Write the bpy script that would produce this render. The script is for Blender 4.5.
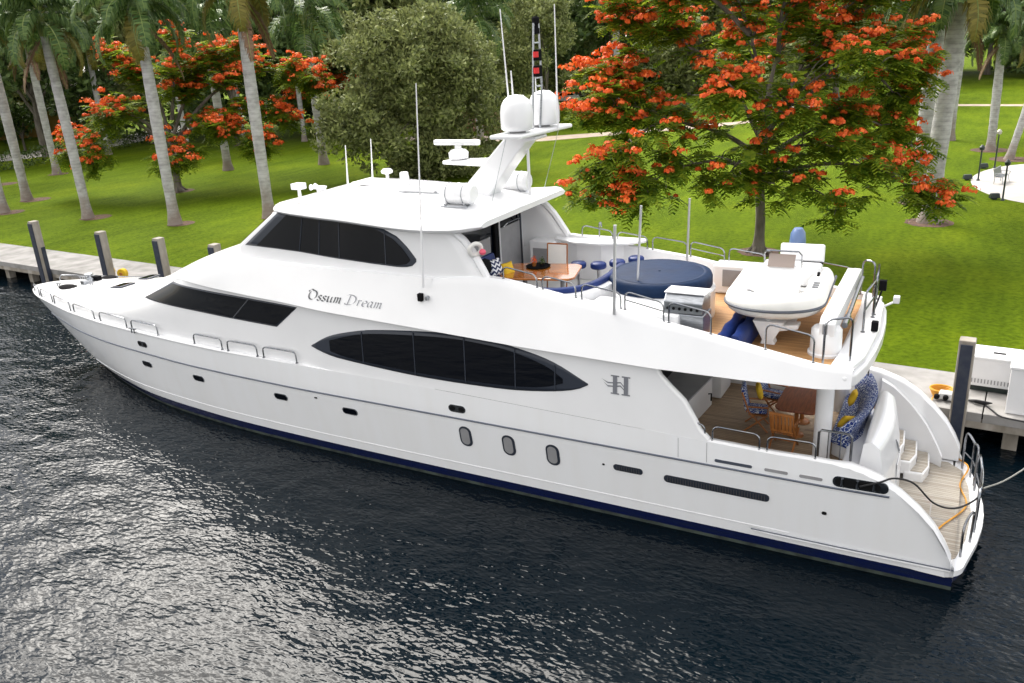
import bpy, bmesh, math, random
import numpy as np
from mathutils import Vector, Matrix
R = math.radians
for o in list(bpy.data.objects): bpy.data.objects.remove(o)
C = bpy.context.scene
COL = C.collection
# ------------------------------------------------------------------ camera
cam = bpy.data.cameras.new('camera'); camo = bpy.data.objects.new('camera', cam); COL.objects.link(camo)
cr, cu, cf = Vector((0.8804563,0.47106575,-0.05379372)), Vector((-0.11564989,0.32340691,0.93916616)), Vector((-0.45980628,0.82067352,-0.33922435))
M = Matrix((( cr.x,cu.x,-cf.x,11.0431532),(cr.y,cu.y,-cf.y,-19.1144796),(cr.z,cu.z,-cf.z,11.0607262),(0,0,0,1)))
camo.matrix_world = M
cam.sensor_width = 36; cam.sensor_fit = 'HORIZONTAL'; cam.lens = 842.831/1024*36
cam.clip_start = .1; cam.clip_end = 3000
C.camera = camo
# ------------------------------------------------------------------ sky, sun, exposure
SUN_EL, SUN_AZ = R(50), R(-58)          # azimuth from +Y towards +X
sdir = Vector((math.sin(SUN_AZ)*math.cos(SUN_EL), math.cos(SUN_AZ)*math.cos(SUN_EL), math.sin(SUN_EL)))
W = bpy.data.worlds.new('World'); C.world = W; W.use_nodes = True
nt = W.node_tree; N = nt.nodes; L = nt.links
for n in list(N): N.remove(n)
out = N.new('ShaderNodeOutputWorld'); bg = N.new('ShaderNodeBackground'); L.new(bg.outputs[0], out.inputs[0])
sky = N.new('ShaderNodeTexSky'); sky.sky_type = 'NISHITA'; sky.sun_disc = False
sky.sun_elevation = SUN_EL; sky.sun_rotation = SUN_AZ; sky.dust_density = 1.5
bg.inputs['Strength'].default_value = 0.11
tc = N.new('ShaderNodeTexCoord')
mp = N.new('ShaderNodeMapping'); mp.inputs['Scale'].default_value = (1,1,2.6); L.new(tc.outputs['Generated'], mp.inputs[0])
cn = N.new('ShaderNodeTexNoise'); cn.inputs['Scale'].default_value = 2.6; cn.inputs['Detail'].default_value = 7; cn.inputs['Roughness'].default_value = .58
L.new(mp.outputs[0], cn.inputs['Vector'])
rp = N.new('ShaderNodeValToRGB'); rp.color_ramp.elements[0].position = .36; rp.color_ramp.elements[1].position = .58
L.new(cn.outputs['Fac'], rp.inputs[0])
dt = N.new('ShaderNodeVectorMath'); dt.operation = 'DOT_PRODUCT'; L.new(tc.outputs['Generated'], dt.inputs[0]); dt.inputs[1].default_value = (-.6352,.3377,.6947)     # brightest part of the overcast, just below the veiled sun
mr = N.new('ShaderNodeMapRange'); mr.inputs['From Min'].default_value = .86; mr.inputs['From Max'].default_value = .985; mr.interpolation_type = 'SMOOTHSTEP'
L.new(dt.outputs['Value'], mr.inputs['Value'])
cl = N.new('ShaderNodeMath'); cl.operation = 'MULTIPLY_ADD'; sz = N.new('ShaderNodeSeparateXYZ'); L.new(tc.outputs['Generated'], sz.inputs[0])
m2 = N.new('ShaderNodeMapRange'); m2.inputs['From Min'].default_value = .40; m2.inputs['From Max'].default_value = .58; m2.interpolation_type = 'SMOOTHSTEP'; L.new(sz.outputs[2], m2.inputs['Value'])
mm_ = N.new('ShaderNodeMath'); mm_.operation = 'MULTIPLY'; L.new(mr.outputs[0], mm_.inputs[0]); L.new(m2.outputs[0], mm_.inputs[1]); L.new(mm_.outputs[0], cl.inputs[0]); cl.inputs[1].default_value = 150; cl.inputs[2].default_value = 11
cc = N.new('ShaderNodeVectorMath'); cc.operation = 'SCALE'; cc.inputs[0].default_value = (1,.955,.89); L.new(cl.outputs[0], cc.inputs['Scale'])
mx = N.new('ShaderNodeMix'); mx.data_type = 'RGBA'; L.new(rp.outputs['Color'], mx.inputs['Factor']); L.new(sky.outputs[0], mx.inputs['A']); L.new(cc.outputs[0], mx.inputs['B'])
L.new(mx.outputs['Result'], bg.inputs['Color'])
sun = bpy.data.lights.new('sun','SUN'); sun.energy = .9; sun.angle = R(34); sun.color = (1,.95,.87)
suno = bpy.data.objects.new('sun', sun); COL.objects.link(suno); suno.rotation_euler = (-sdir).to_track_quat('-Z','Y').to_euler()
C.view_settings.view_transform = 'Standard'; C.view_settings.look = 'None'; C.view_settings.gamma = 1; C.view_settings.use_curve_mapping = False
C.view_settings.exposure = .88
# ------------------------------------------------------------------ materials
def _new(name):
    m = bpy.data.materials.new(name); m.use_nodes = True
    return m, m.node_tree.nodes, m.node_tree.links, m.node_tree.nodes['Principled BSDF']
def mat(name, col, rough=.5, metal=0, var=.0, vscale=3., bump=0, bscale=30., spec=.5, coat=0, col2=None, island=False, stretch=(1,1,1), detail=4, trans=0):
    m, n, l, b = _new(name)
    b.inputs['Base Color'].default_value = (*col,1); b.inputs['Roughness'].default_value = rough; b.inputs['Metallic'].default_value = metal
    b.inputs['Specular IOR Level'].default_value = spec; b.inputs['Coat Weight'].default_value = coat
    if coat: b.inputs['Coat Roughness'].default_value = .08
    if var or col2 or bump:
        t = n.new('ShaderNodeTexCoord'); mm = n.new('ShaderNodeMapping'); mm.inputs['Scale'].default_value = stretch; l.new(t.outputs['Object'], mm.inputs[0])
    if var or col2:
        if col2 is None: col2 = tuple(c*(1-var) for c in col)
        r = n.new('ShaderNodeValToRGB'); r.color_ramp.elements[0].color = (*col2,1); r.color_ramp.elements[1].color = (*col,1)
        if island:
            g = n.new('ShaderNodeNewGeometry'); l.new(g.outputs['Random Per Island'], r.inputs[0])
        else:
            x = n.new('ShaderNodeTexNoise'); x.inputs['Scale'].default_value = vscale; x.inputs['Detail'].default_value = detail; l.new(mm.outputs[0], x.inputs['Vector'])
            r.color_ramp.elements[0].position = .32; r.color_ramp.elements[1].position = .62; l.new(x.outputs['Fac'], r.inputs[0])
        l.new(r.outputs[0], b.inputs['Base Color'])
    if bump:
        x = n.new('ShaderNodeTexNoise'); x.inputs['Scale'].default_value = bscale; x.inputs['Detail'].default_value = 5; l.new(mm.outputs[0], x.inputs['Vector'])
        bp = n.new('ShaderNodeBump'); bp.inputs['Strength'].default_value = 1; bp.inputs['Distance'].default_value = bump; l.new(x.outputs['Fac'], bp.inputs['Height']); l.new(bp.outputs[0], b.inputs['Normal'])
    if trans:
        o = n['Material Output']; td = n.new('ShaderNodeBsdfTranslucent'); ms = n.new('ShaderNodeMixShader'); ms.inputs[0].default_value = trans
        src = b.inputs['Base Color'].links
        if src: l.new(src[0].from_socket, td.inputs[0])
        else: td.inputs[0].default_value = (*col,1)
        l.new(b.outputs[0], ms.inputs[1]); l.new(td.outputs[0], ms.inputs[2]); l.new(ms.outputs[0], o.inputs[0])
    return m
def ramp(n, stops):
    r = n.new('ShaderNodeValToRGB'); e = r.color_ramp.elements
    while len(e) < len(stops): e.new(.5)
    for i,(p,c) in enumerate(stops): e[i].position = p; e[i].color = (*c,1)
    return r
def mat_planks(name, c1, c2, seam, width=.09, axis='y', rough=.6):
    """planks running along x (seams across y) in object space"""
    m, n, l, b = _new(name); b.inputs['Roughness'].default_value = rough
    t = n.new('ShaderNodeTexCoord'); sp = n.new('ShaderNodeSeparateXYZ'); l.new(t.outputs['Object'], sp.inputs[0])
    d = n.new('ShaderNodeMath'); d.operation='DIVIDE'; l.new(sp.outputs[{'x':0,'y':1,'z':2}[axis]], d.inputs[0]); d.inputs[1].default_value = width
    f = n.new('ShaderNodeMath'); f.operation='FRACT'; l.new(d.outputs[0], f.inputs[0])
    fl = n.new('ShaderNodeMath'); fl.operation='FLOOR'; l.new(d.outputs[0], fl.inputs[0])
    wn = n.new('ShaderNodeTexWhiteNoise'); wn.noise_dimensions='1D'; l.new(fl.outputs[0], wn.inputs['W'])
    nz = n.new('ShaderNodeTexNoise'); nz.inputs['Scale'].default_value = 3; nz.inputs['Detail'].default_value=6
    mm = n.new('ShaderNodeMapping'); mm.inputs['Scale'].default_value = (1,8,8) if axis!='x' else (8,1,8); l.new(t.outputs['Object'],mm.inputs[0]); l.new(mm.outputs[0], nz.inputs['Vector'])
    ad = n.new('ShaderNodeMath'); ad.operation='MULTIPLY_ADD'; l.new(wn.outputs['Value'], ad.inputs[0]); ad.inputs[1].default_value=.5; l.new(nz.outputs['Fac'], ad.inputs[2])
    r = ramp(n, [(.35,c1),(1.0,c2)]); l.new(ad.outputs[0], r.inputs[0])
    lt = n.new('ShaderNodeMath'); lt.operation='LESS_THAN'; l.new(f.outputs[0], lt.inputs[0]); lt.inputs[1].default_value=.1
    x = n.new('ShaderNodeMix'); x.data_type='RGBA'; l.new(lt.outputs[0], x.inputs['Factor']); l.new(r.outputs[0], x.inputs['A']); x.inputs['B'].default_value=(*seam,1)
    l.new(x.outputs['Result'], b.inputs['Base Color'])
    return m
GEL = mat('gelcoat_white', (.80,.805,.82), .28, var=.05, vscale=.7, spec=.5, coat=.35)
GELS = mat('gelcoat_side', (.86,.87,.89), .14, col2=(.84,.845,.855), vscale=1.1, stretch=(2.2,1,.35), detail=6, coat=.4)
NONSKID = mat('nonskid_white', (.80,.80,.79), .6, var=.05, vscale=2, bump=.002, bscale=120)
BOOT = mat('boot_blue', (.004,.009,.055), .25, col2=(.008,.014,.045), vscale=2, stretch=(1,1,6), coat=.3)
ALGAE = mat('waterline_scum', (.045,.06,.05), .7, col2=(.010,.015,.014), vscale=3)
GLASS = mat('tinted_glass', (.001,.002,.005), .02, spec=.24)
ALU = mat('aluminium_pole', (.55,.56,.58), .4, metal=.8)
FRAMEM = mat('window_surround', (.030,.036,.050), .3, spec=.3)
GREYLINE = mat('rub_strip', (.10,.115,.15), .35, metal=.4)
STEEL = mat('stainless', (.27,.28,.30), .2, metal=1, var=.2, vscale=8)
STEELD = mat('brushed_steel', (.42,.44,.47), .32, metal=1, var=.3, vscale=6, stretch=(1,1,8))
BLACK = mat('black_plastic', (.010,.010,.011), .9, spec=.04)
DARKG = mat('dark_louvre',(.05,.05,.055),.5)
DARK = mat('dark_interior', (.02,.02,.022), .7)
GREYUPH = mat('grey_panel', (.28,.28,.29), .6, var=.12)
TEAK = mat_planks('grey_teak', (.22,.145,.085), (.36,.26,.165), (.03,.025,.02), .085)
TEAKP = mat_planks('platform_teak', (.30,.26,.21), (.46,.42,.36), (.12,.10,.08), .085)
TEAKF = mat_planks('fly_teak', (.34,.17,.06), (.50,.28,.11), (.14,.07,.03), .07)
VARN = mat('varnished_teak', (.56,.19,.03), .12, col2=(.34,.10,.015), vscale=3, stretch=(1,9,1), coat=1)
TABLE2 = mat('dark_varnish', (.24,.065,.02), .45, col2=(.13,.03,.01), vscale=3, stretch=(9,1,1), coat=.15)
CHAIRW = mat('chair_teak', (.42,.16,.04), .4, col2=(.27,.09,.022), vscale=4, stretch=(1,1,.3))
NAVY = mat('navy_vinyl', (.005,.024,.14), .45, spec=.3, var=.35, vscale=3, bump=.004, bscale=12)
NAVYC = mat('navy_cover', (.003,.019,.062), .6, spec=.2, var=.25, vscale=2, bump=.01, bscale=5)
YELLOW = mat('yellow_fabric', (.70,.45,.02), .8, var=.2, vscale=6, bump=.003)
LETTER = mat('lettering_dark', (.06,.065,.075), .3)
LETTERL = mat('lettering_grey', (.24,.25,.28), .25, metal=.3)
RED = mat('red_lens', (.6,.01,.015), .3)
PINK = mat('pink_strap', (.7,.10,.16), .6)
ENGINE = mat('engine_blue', (.09,.15,.30), .35, coat=.3)
HYP = mat('hypalon_white', (.74,.73,.70), .5, var=.07, vscale=3)
RUBG = mat('grey_rubber', (.07,.08,.10), .6)
ORANGE = mat('power_cable_yellow', (.72,.33,.02), .5, var=.2)
ROPE = mat('black_rope', (.012,.012,.014), .8)
ROPEG = mat('grey_rope', (.22,.22,.2), .85)
def mat_fabric(name):
    m,n,l,b=_new(name); b.inputs['Roughness'].default_value=.85
    t=n.new('ShaderNodeTexCoord'); v=n.new('ShaderNodeTexBrick'); v.inputs['Scale'].default_value=5.5; v.inputs['Color1'].default_value=(.008,.03,.17,1); v.inputs['Color2'].default_value=(.012,.05,.25,1); v.inputs['Mortar'].default_value=(.62,.66,.70,1); v.inputs['Mortar Size'].default_value=.026
    nz=n.new('ShaderNodeTexNoise'); nz.inputs['Scale'].default_value=9
    mx=n.new('ShaderNodeMix'); mx.data_type='VECTOR'; mx.inputs['Factor'].default_value=.12; l.new(t.outputs['Object'],nz.inputs['Vector']); l.new(t.outputs['Object'],mx.inputs['A']); l.new(nz.outputs['Color'],mx.inputs['B'])
    mp=n.new('ShaderNodeMapping'); mp.inputs['Rotation'].default_value=(R(50),R(20),R(35)); l.new(mx.outputs['Result'],mp.inputs[0]); l.new(mp.outputs[0],v.inputs['Vector']); l.new(v.outputs['Color'],b.inputs['Base Color']); return m
FABRIC = mat_fabric('blue_ikat_fabric')
def mat_chevron(name):
    m,n,l,b=_new(name); b.inputs['Roughness'].default_value=.85
    t=n.new('ShaderNodeTexCoord'); s=n.new('ShaderNodeSeparateXYZ'); l.new(t.outputs['Object'],s.inputs[0])
    pp=n.new('ShaderNodeMath'); pp.operation='PINGPONG'; l.new(s.outputs[0],pp.inputs[0]); pp.inputs[1].default_value=.075
    a=n.new('ShaderNodeMath'); a.operation='ADD'; l.new(pp.outputs[0],a.inputs[0]); l.new(s.outputs[2],a.inputs[1])
    d=n.new('ShaderNodeMath'); d.operation='DIVIDE'; l.new(a.outputs[0],d.inputs[0]); d.inputs[1].default_value=.12
    f=n.new('ShaderNodeMath'); f.operation='FRACT'; l.new(d.outputs[0],f.inputs[0])
    r=ramp(n,[(.49,(.006,.015,.08)),(.51,(.75,.76,.78))]); r.color_ramp.interpolation='CONSTANT'; l.new(f.outputs[0],r.inputs[0]); l.new(r.outputs[0],b.inputs['Base Color']); return m
CHEV = mat_chevron('chevron_fabric')
CONC = mat('dock_concrete', (.31,.30,.29), .85, col2=(.19,.185,.175), vscale=1.3, bump=.004, bscale=25, detail=9)
CONCP = mat('pile_concrete', (.36,.33,.29), .9, col2=(.19,.165,.13), vscale=2.2, bump=.01, bscale=14, stretch=(1,1,.4), detail=8)
CONCD = mat('wet_concrete', (.10,.09,.075), .9, col2=(.025,.023,.02), vscale=1.5, bump=.02, bscale=8, detail=8)
BUMPER = mat('navy_bumper', (.012,.019,.04), .6, col2=(.028,.034,.05), vscale=5)
PALEC = mat('pale_concrete', (.43,.41,.385), .85, var=.15, vscale=1.2, detail=8)
PATHM = mat('path_paving', (.42,.34,.27), .9, var=.25, vscale=1, detail=8)
MULCH = mat('mulch', (.12,.065,.04), .95, col2=(.045,.028,.02), vscale=9, bump=.05, bscale=12)
PALMT = mat('palm_bark', (.46,.45,.455), .9, col2=(.29,.28,.28), vscale=2.2, stretch=(1,1,1.6), bump=.02, bscale=7, detail=8)
BARK = mat('grey_bark', (.19,.165,.14), .9, col2=(.085,.07,.058), vscale=3, stretch=(1,1,.35), bump=.03, bscale=9, detail=8)
def palm_base(m):
    n=m.node_tree.nodes; l=m.node_tree.links; b=n['Principled BSDF']; src=b.inputs['Base Color'].links[0].from_socket
    t=n.new('ShaderNodeTexCoord'); s=n.new('ShaderNodeSeparateXYZ'); l.new(t.outputs['Object'],s.inputs[0])
    x=n.new('ShaderNodeTexNoise'); x.inputs['Scale'].default_value=1.6; x.inputs['Detail'].default_value=6; l.new(t.outputs['Object'],x.inputs['Vector'])
    a=n.new('ShaderNodeMath'); a.operation='MULTIPLY_ADD'; l.new(x.outputs['Fac'],a.inputs[0]); a.inputs[1].default_value=-3.9; l.new(s.outputs[2],a.inputs[2])
    mr=n.new('ShaderNodeMapRange'); mr.inputs['From Min'].default_value=.2; mr.inputs['From Max'].default_value=-1.5; mr.inputs['To Max'].default_value=.8; l.new(a.outputs[0],mr.inputs['Value'])
    w=n.new('ShaderNodeTexWave'); w.bands_direction='Z'; w.inputs['Scale'].default_value=1.5; w.inputs['Distortion'].default_value=1.2; l.new(t.outputs['Object'],w.inputs['Vector'])
    rr=ramp(n,[(.0,(.86,.86,.87)),(.25,(1,1,1))]); l.new(w.outputs['Fac'],rr.inputs[0])
    k=n.new('ShaderNodeMix'); k.data_type='RGBA'; k.blend_type='MULTIPLY'; k.inputs['Factor'].default_value=1; l.new(src,k.inputs['A']); l.new(rr.outputs[0],k.inputs['B'])
    q=n.new('ShaderNodeMix'); q.data_type='RGBA'; l.new(mr.outputs[0],q.inputs['Factor']); l.new(k.outputs['Result'],q.inputs['A']); q.inputs['B'].default_value=(.19,.14,.11,1); l.new(q.outputs['Result'],b.inputs['Base Color'])
palm_base(PALMT)
SHAFT = mat('crownshaft', (.20,.24,.06), .45, col2=(.13,.20,.03), vscale=2, stretch=(1,1,.3))
FROND = mat('frond_green', (.135,.20,.055), .42, col2=(.032,.075,.02), island=True, spec=.22, trans=.2)
FRONDY = mat('frond_yellow', (.26,.22,.05), .55, col2=(.13,.12,.03), island=True, spec=.22, trans=.2)
FRONDD = mat('frond_dead', (.22,.13,.075), .8, col2=(.11,.06,.035), island=True)
LEAFP = mat('flame_tree_leaf', (.30,.37,.026), .55, col2=(.06,.135,.012), island=True, spec=.22, trans=.55)
FLOWER = mat('flame_flower', (.88,.19,.022), .6, col2=(.66,.07,.008), island=True, trans=.25)
LEAFO = mat('olive_leaf', (.30,.33,.12), .6, col2=(.105,.13,.05), island=True, spec=.22, trans=.2)
LEAFD = mat('dark_leaf', (.13,.185,.055), .5, col2=(.03,.058,.017), island=True, spec=.22, trans=.2)
LEAFH = mat('hedge_leaf', (.10,.16,.03), .5, col2=(.025,.05,.012), island=True, spec=.22, trans=.2)
LEAFK = mat('pink_leaf', (.34,.15,.11), .6, col2=(.10,.08,.035), island=True)
OCHRE = mat('ochre_stucco', (.42,.25,.07), .85, var=.12)
ROOFT = mat('roof_tile', (.14,.085,.06), .8, var=.3, vscale=4)
CARW = mat('car_white', (.75,.75,.76), .2, var=.03, coat=.6)
POSTG = mat('green_black_paint', (.012,.022,.02), .45)
LENS = mat('frosted_lens', (.36,.35,.30), .3)
def mat_grass():
    m,n,l,b=_new('grass'); b.inputs['Roughness'].default_value=.9; b.inputs['Specular IOR Level'].default_value=.04
    t=n.new('ShaderNodeTexCoord')
    def noise(s,d=6,st=(1,1,1),rot=0):
        mm=n.new('ShaderNodeMapping'); mm.inputs['Scale'].default_value=st; mm.inputs['Rotation'].default_value=(0,0,rot); l.new(t.outputs['Object'],mm.inputs[0])
        x=n.new('ShaderNodeTexNoise'); x.inputs['Scale'].default_value=s; x.inputs['Detail'].default_value=d; x.inputs['Roughness'].default_value=.6; l.new(mm.outputs[0],x.inputs['Vector']); return x.outputs['Fac']
    r1=ramp(n,[(.32,(.074,.116,.005)),(.52,(.092,.140,.005)),(.70,(.122,.165,.006))]); l.new(noise(.16,5,(1,1,1)),r1.inputs[0])
    r2=ramp(n,[(.28,(.55,.60,.5)),(.5,(.97,.97,.97)),(.74,(1.32,1.26,1.2))]); l.new(noise(5.0,8),r2.inputs[0])
    r3=ramp(n,[(.35,(.82,.85,.8)),(.65,(1.12,1.1,1.1))]); l.new(noise(.9,4,(1,.16,1),.25),r3.inputs[0])
    a=n.new('ShaderNodeMix'); a.data_type='RGBA'; a.blend_type='MULTIPLY'; a.inputs['Factor'].default_value=1; l.new(r1.outputs[0],a.inputs['A']); l.new(r2.outputs[0],a.inputs['B'])
    c=n.new('ShaderNodeMix'); c.data_type='RGBA'; c.blend_type='MULTIPLY'; c.inputs['Factor'].default_value=1; l.new(a.outputs['Result'],c.inputs['A']); l.new(r3.outputs[0],c.inputs['B'])
    l.new(c.outputs['Result'],b.inputs['Base Color'])
    bp=n.new('ShaderNodeBump'); bp.inputs['Distance'].default_value=.06; l.new(noise(14,6),bp.inputs['Height']); l.new(bp.outputs[0],b.inputs['Normal']); return m
GRASS = mat_grass()
def mat_water():
    m,n,l,b=_new('canal_water'); b.inputs['Base Color'].default_value=(.0014,.0045,.0075,1); b.inputs['Roughness'].default_value=.07; b.inputs['IOR'].default_value=1.333; b.inputs['Specular IOR Level'].default_value=.23
    t=n.new('ShaderNodeTexCoord')
    def noise(s,st,rot,d,dist=0):
        mm=n.new('ShaderNodeMapping'); mm.inputs['Scale'].default_value=st; mm.inputs['Rotation'].default_value=(0,0,rot); l.new(t.outputs['Object'],mm.inputs[0])
        x=n.new('ShaderNodeTexNoise'); x.inputs['Scale'].default_value=s; x.inputs['Detail'].default_value=d; x.inputs['Distortion'].default_value=dist; l.new(mm.outputs[0],x.inputs['Vector']); return x.outputs['Fac']
    def bump(h,dist,prev=None):
        bp=n.new('ShaderNodeBump'); bp.inputs['Distance'].default_value=dist; l.new(h,bp.inputs['Height'])
        if prev: l.new(prev,bp.inputs['Normal'])
        return bp.outputs[0]
    b1=bump(noise(.75,(1,1.7,1),R(62),1,.3),.085)
    b2=bump(noise(4.6,(1,2.0,1),R(42),.8,.35),.024,b1)
    b3=bump(noise(11,(1,1.6,1),R(25),0,.2),.004,b2)
    l.new(b3,b.inputs['Normal']); return m
WATER = mat_water()
# ------------------------------------------------------------------ mesh helpers
class MB:
    def __init__(s): s.v=[]; s.f=[]
    def add(s,vs,fs):
        k=len(s.v); s.v += [tuple(p) for p in vs]; s.f += [tuple(i+k for i in f) for f in fs]; return s
    def box(s,c,d,rz=0,rx=0,ry=0,taper=1):
        x,y,z=[q/2 for q in d]; m=Matrix.Rotation(rz,3,'Z')@Matrix.Rotation(ry,3,'Y')@Matrix.Rotation(rx,3,'X'); c=Vector(c)
        vs=[c+m@Vector((a*x*(taper if e>0 else 1),b*y*(taper if e>0 else 1),e*z)) for e in (-1,1) for b in (-1,1) for a in (-1,1)]
        return s.add(vs,[(0,2,3,1),(4,5,7,6),(0,1,5,4),(2,6,7,3),(0,4,6,2),(1,3,7,5)])
    def grid(s,rows,closed=False):
        n=len(rows[0]); vs=[p for r in rows for p in r]; fs=[]
        for i in range(len(rows)-1):
            for j in range(n if closed else n-1):
                j2=(j+1)%n; fs.append((i*n+j,i*n+j2,(i+1)*n+j2,(i+1)*n+j))
        return s.add(vs,fs)
    def tube(s,pts,r,n=8,caps=True):
        pts=[Vector(p) for p in pts]; rs=r if isinstance(r,(list,tuple)) else [r]*len(pts)
        t0=(pts[1]-pts[0]).normalized(); a=t0.orthogonal().normalized(); rows=[]
        for i,p in enumerate(pts):
            t=(pts[min(i+1,len(pts)-1)]-pts[max(i-1,0)])
            t=t.normalized() if t.length>1e-9 else t0
            a=(a-t*a.dot(t)); a=a.normalized() if a.length>1e-6 else t.orthogonal().normalized(); b=t.cross(a)
            rows.append([p+(a*math.cos(2*math.pi*k/n)+b*math.sin(2*math.pi*k/n))*rs[i] for k in range(n)])
        k0=len(s.v); s.grid(rows,True)
        if caps: s.f.append(tuple(k0+k for k in range(n))[::-1]); s.f.append(tuple(k0+(len(rows)-1)*n+k for k in range(n)))
        return s
    def lathe(s,prof,c=(0,0,0),n=24,axis='z',caps=True,sx=1,sy=1,rot=None):
        rows=[]; c=Vector(c)
        for r,z in prof:
            row=[]
            for k in range(n):
                a=2*math.pi*k/n; p=Vector((r*math.cos(a)*sx,r*math.sin(a)*sy,z))
                if axis=='x': p=Vector((p.z,p.x,p.y))
                if axis=='y': p=Vector((p.x,p.z,p.y))
                if rot: p=rot@p
                row.append(c+p)
            rows.append(row)
        k0=len(s.v); s.grid(rows,True)
        if caps:
            if prof[0][0]>1e-4: s.f.append(tuple(k0+k for k in range(n))[::-1])
            if prof[-1][0]>1e-4: s.f.append(tuple(k0+(len(rows)-1)*n+k for k in range(n)))
        return s
    def prism(s,poly,a,b,axis='z'):
        """poly in the other two axes, extruded from a to b along axis"""
        def P(u,v,w): return {'z':(u,v,w),'y':(u,w,v),'x':(w,u,v)}[axis]
        n=len(poly); vs=[P(u,v,a) for u,v in poly]+[P(u,v,b) for u,v in poly]
        return s.add(vs,[tuple(range(n))[::-1],tuple(range(n,2*n))]+[(i,(i+1)%n,n+(i+1)%n,n+i) for i in range(n)])
    def build(s,name,m,parent=None,smooth=True,angle=38,bevel=0,seg=2,merge=False,solid=0,fix=True):
        me=bpy.data.meshes.new(name); me.from_pydata(s.v,[],s.f); me.update()
        if fix:
            bm=bmesh.new(); bm.from_mesh(me)
            if merge: bmesh.ops.remove_doubles(bm,verts=bm.verts,dist=1e-4)
            bmesh.ops.recalc_face_normals(bm,faces=bm.faces); bm.to_mesh(me); bm.free()
        for mm in (m if isinstance(m,list) else [m]): me.materials.append(mm)
        if smooth:
            me.shade_smooth(); me.set_sharp_from_angle(angle=R(angle))
        o=bpy.data.objects.new(name,me); COL.objects.link(o)
        if parent: o.parent=parent
        if solid: md=o.modifiers.new('solid','SOLIDIFY'); md.thickness=solid; md.offset=-1
        if bevel:
            md=o.modifiers.new('bevel','BEVEL'); md.width=bevel; md.segments=seg; md.limit_method='ANGLE'; md.angle_limit=R(32)
        return o
def thing(name,label,cat,loc=(0,0,0),rz=0,group=None,scale=1):
    o=bpy.data.objects.new(name,None); COL.objects.link(o); o.location=loc; o.rotation_euler=(0,0,rz); o.scale=(scale,)*3
    o.empty_display_size=.3
    o['label']=label; o['category']=cat
    if group: o['group']=group
    return o
def tag(o,label,cat,group=None):
    o['label']=label; o['category']=cat
    if group: o['group']=group
    return o
def struct(o): o['kind']='structure'; return o
def copy_tree(o,parent=None):
    c=o.copy(); COL.objects.link(c); c.parent=parent
    for ch in list(o.children): copy_tree(ch,c)
    return c
def lerp(x,tab):
    if x<=tab[0][0]: return tab[0][1]
    for (a,b),(c,d) in zip(tab,tab[1:]):
        if x<=c: return b+(d-b)*(x-a)/(c-a)
    return tab[-1][1]
def cub(x,tab):
    """monotone cubic through the table"""
    n=len(tab)
    if x<=tab[0][0]: return tab[0][1]
    if x>=tab[-1][0]: return tab[-1][1]
    d=[(tab[i+1][1]-tab[i][1])/(tab[i+1][0]-tab[i][0]) for i in range(n-1)]
    def m(i):
        if i==0: return d[0]
        if i==n-1: return d[-1]
        if d[i-1]*d[i]<=0: return 0
        return 2*d[i-1]*d[i]/(d[i-1]+d[i])
    for i in range(n-1):
        if x<=tab[i+1][0]:
            h=tab[i+1][0]-tab[i][0]; t=(x-tab[i][0])/h
            return (2*t**3-3*t*t+1)*tab[i][1]+(t**3-2*t*t+t)*h*m(i)+(-2*t**3+3*t*t)*tab[i+1][1]+(t**3-t*t)*h*m(i+1)
def arc(c,r,a0,a1,n=6): return [(c[0]+r*math.cos(R(a0+(a1-a0)*i/n)),c[1]+r*math.sin(R(a0+(a1-a0)*i/n))) for i in range(n+1)]
def rrect(x0,y0,x1,y1,r,n=5):
    return arc((x1-r,y0+r),r,-90,0,n)+arc((x1-r,y1-r),r,0,90,n)+arc((x0+r,y1-r),r,90,180,n)+arc((x0+r,y0+r),r,180,270,n)
def smooth_path(pts,n=6):
    P=[Vector(p) for p in pts]; P=[P[0]*2-P[1]]+P+[P[-1]*2-P[-2]]; o=[]
    for i in range(1,len(P)-2):
        for k in range(n):
            t=k/n; o.append(.5*((2*P[i])+(P[i+1]-P[i-1])*t+(2*P[i-1]-5*P[i]+4*P[i+1]-P[i+2])*t*t+(3*P[i]-P[i-1]-3*P[i+1]+P[i+2])*t**3))
    o.append(P[-2]); return o
# ================================================================== SETTING
G = 1.05
o = MB().add([(-400,-260,0),(300,-260,0),(300,30,0),(-400,30,0)],[(0,1,2,3)]).build('canal_water',WATER,smooth=False); struct(o)
TD = math.tan(R(3.128))
def DY(X,d=0): return 5.02-X*TD+d
o = MB().add([(-420,DY(-420,2.74),1.04),(320,DY(320,2.74),1.04),(500,1500,1.04),(-900,1500,1.04)],[(0,1,2,3)]).build('lawn',GRASS,smooth=False); struct(o)
def flat(name,pts,z,m,kind=True):
    n=len(pts); b=MB(); b.add([(x,y,z) for x,y in pts],[tuple(range(n))]); o=b.build(name,m,smooth=False); struct(o); return o
flat('garden_path',[(-46,58),(-27.8,58.4),(-23.5,62.4),(-13.5,71),(-10,76),(-9,79),(-13.5,75),(-19,70),(-24,66),(-29,62.5),(-46,62.5)],1.048,PATHM)
flat('park_road',[(-14,91.2),(-2,92.9),(8.2,91.3),(40,86),(40,88),(8.4,93.6),(-2,94.6),(-14,92.6)],1.048,PATHM)
flat('patio',[(16.3+5.4*math.cos(a*.098),41.2+8*math.sin(a*.098)) for a in range(64)],1.056,PALEC)
flat('driveway',[(-88,30),(-84,40),(-82,47),(-84,57),(-96,85),(-110,110),(-118,108),(-104,84),(-93,60),(-90,48),(-93,42),(-98,31)],1.05,PALEC)
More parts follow.
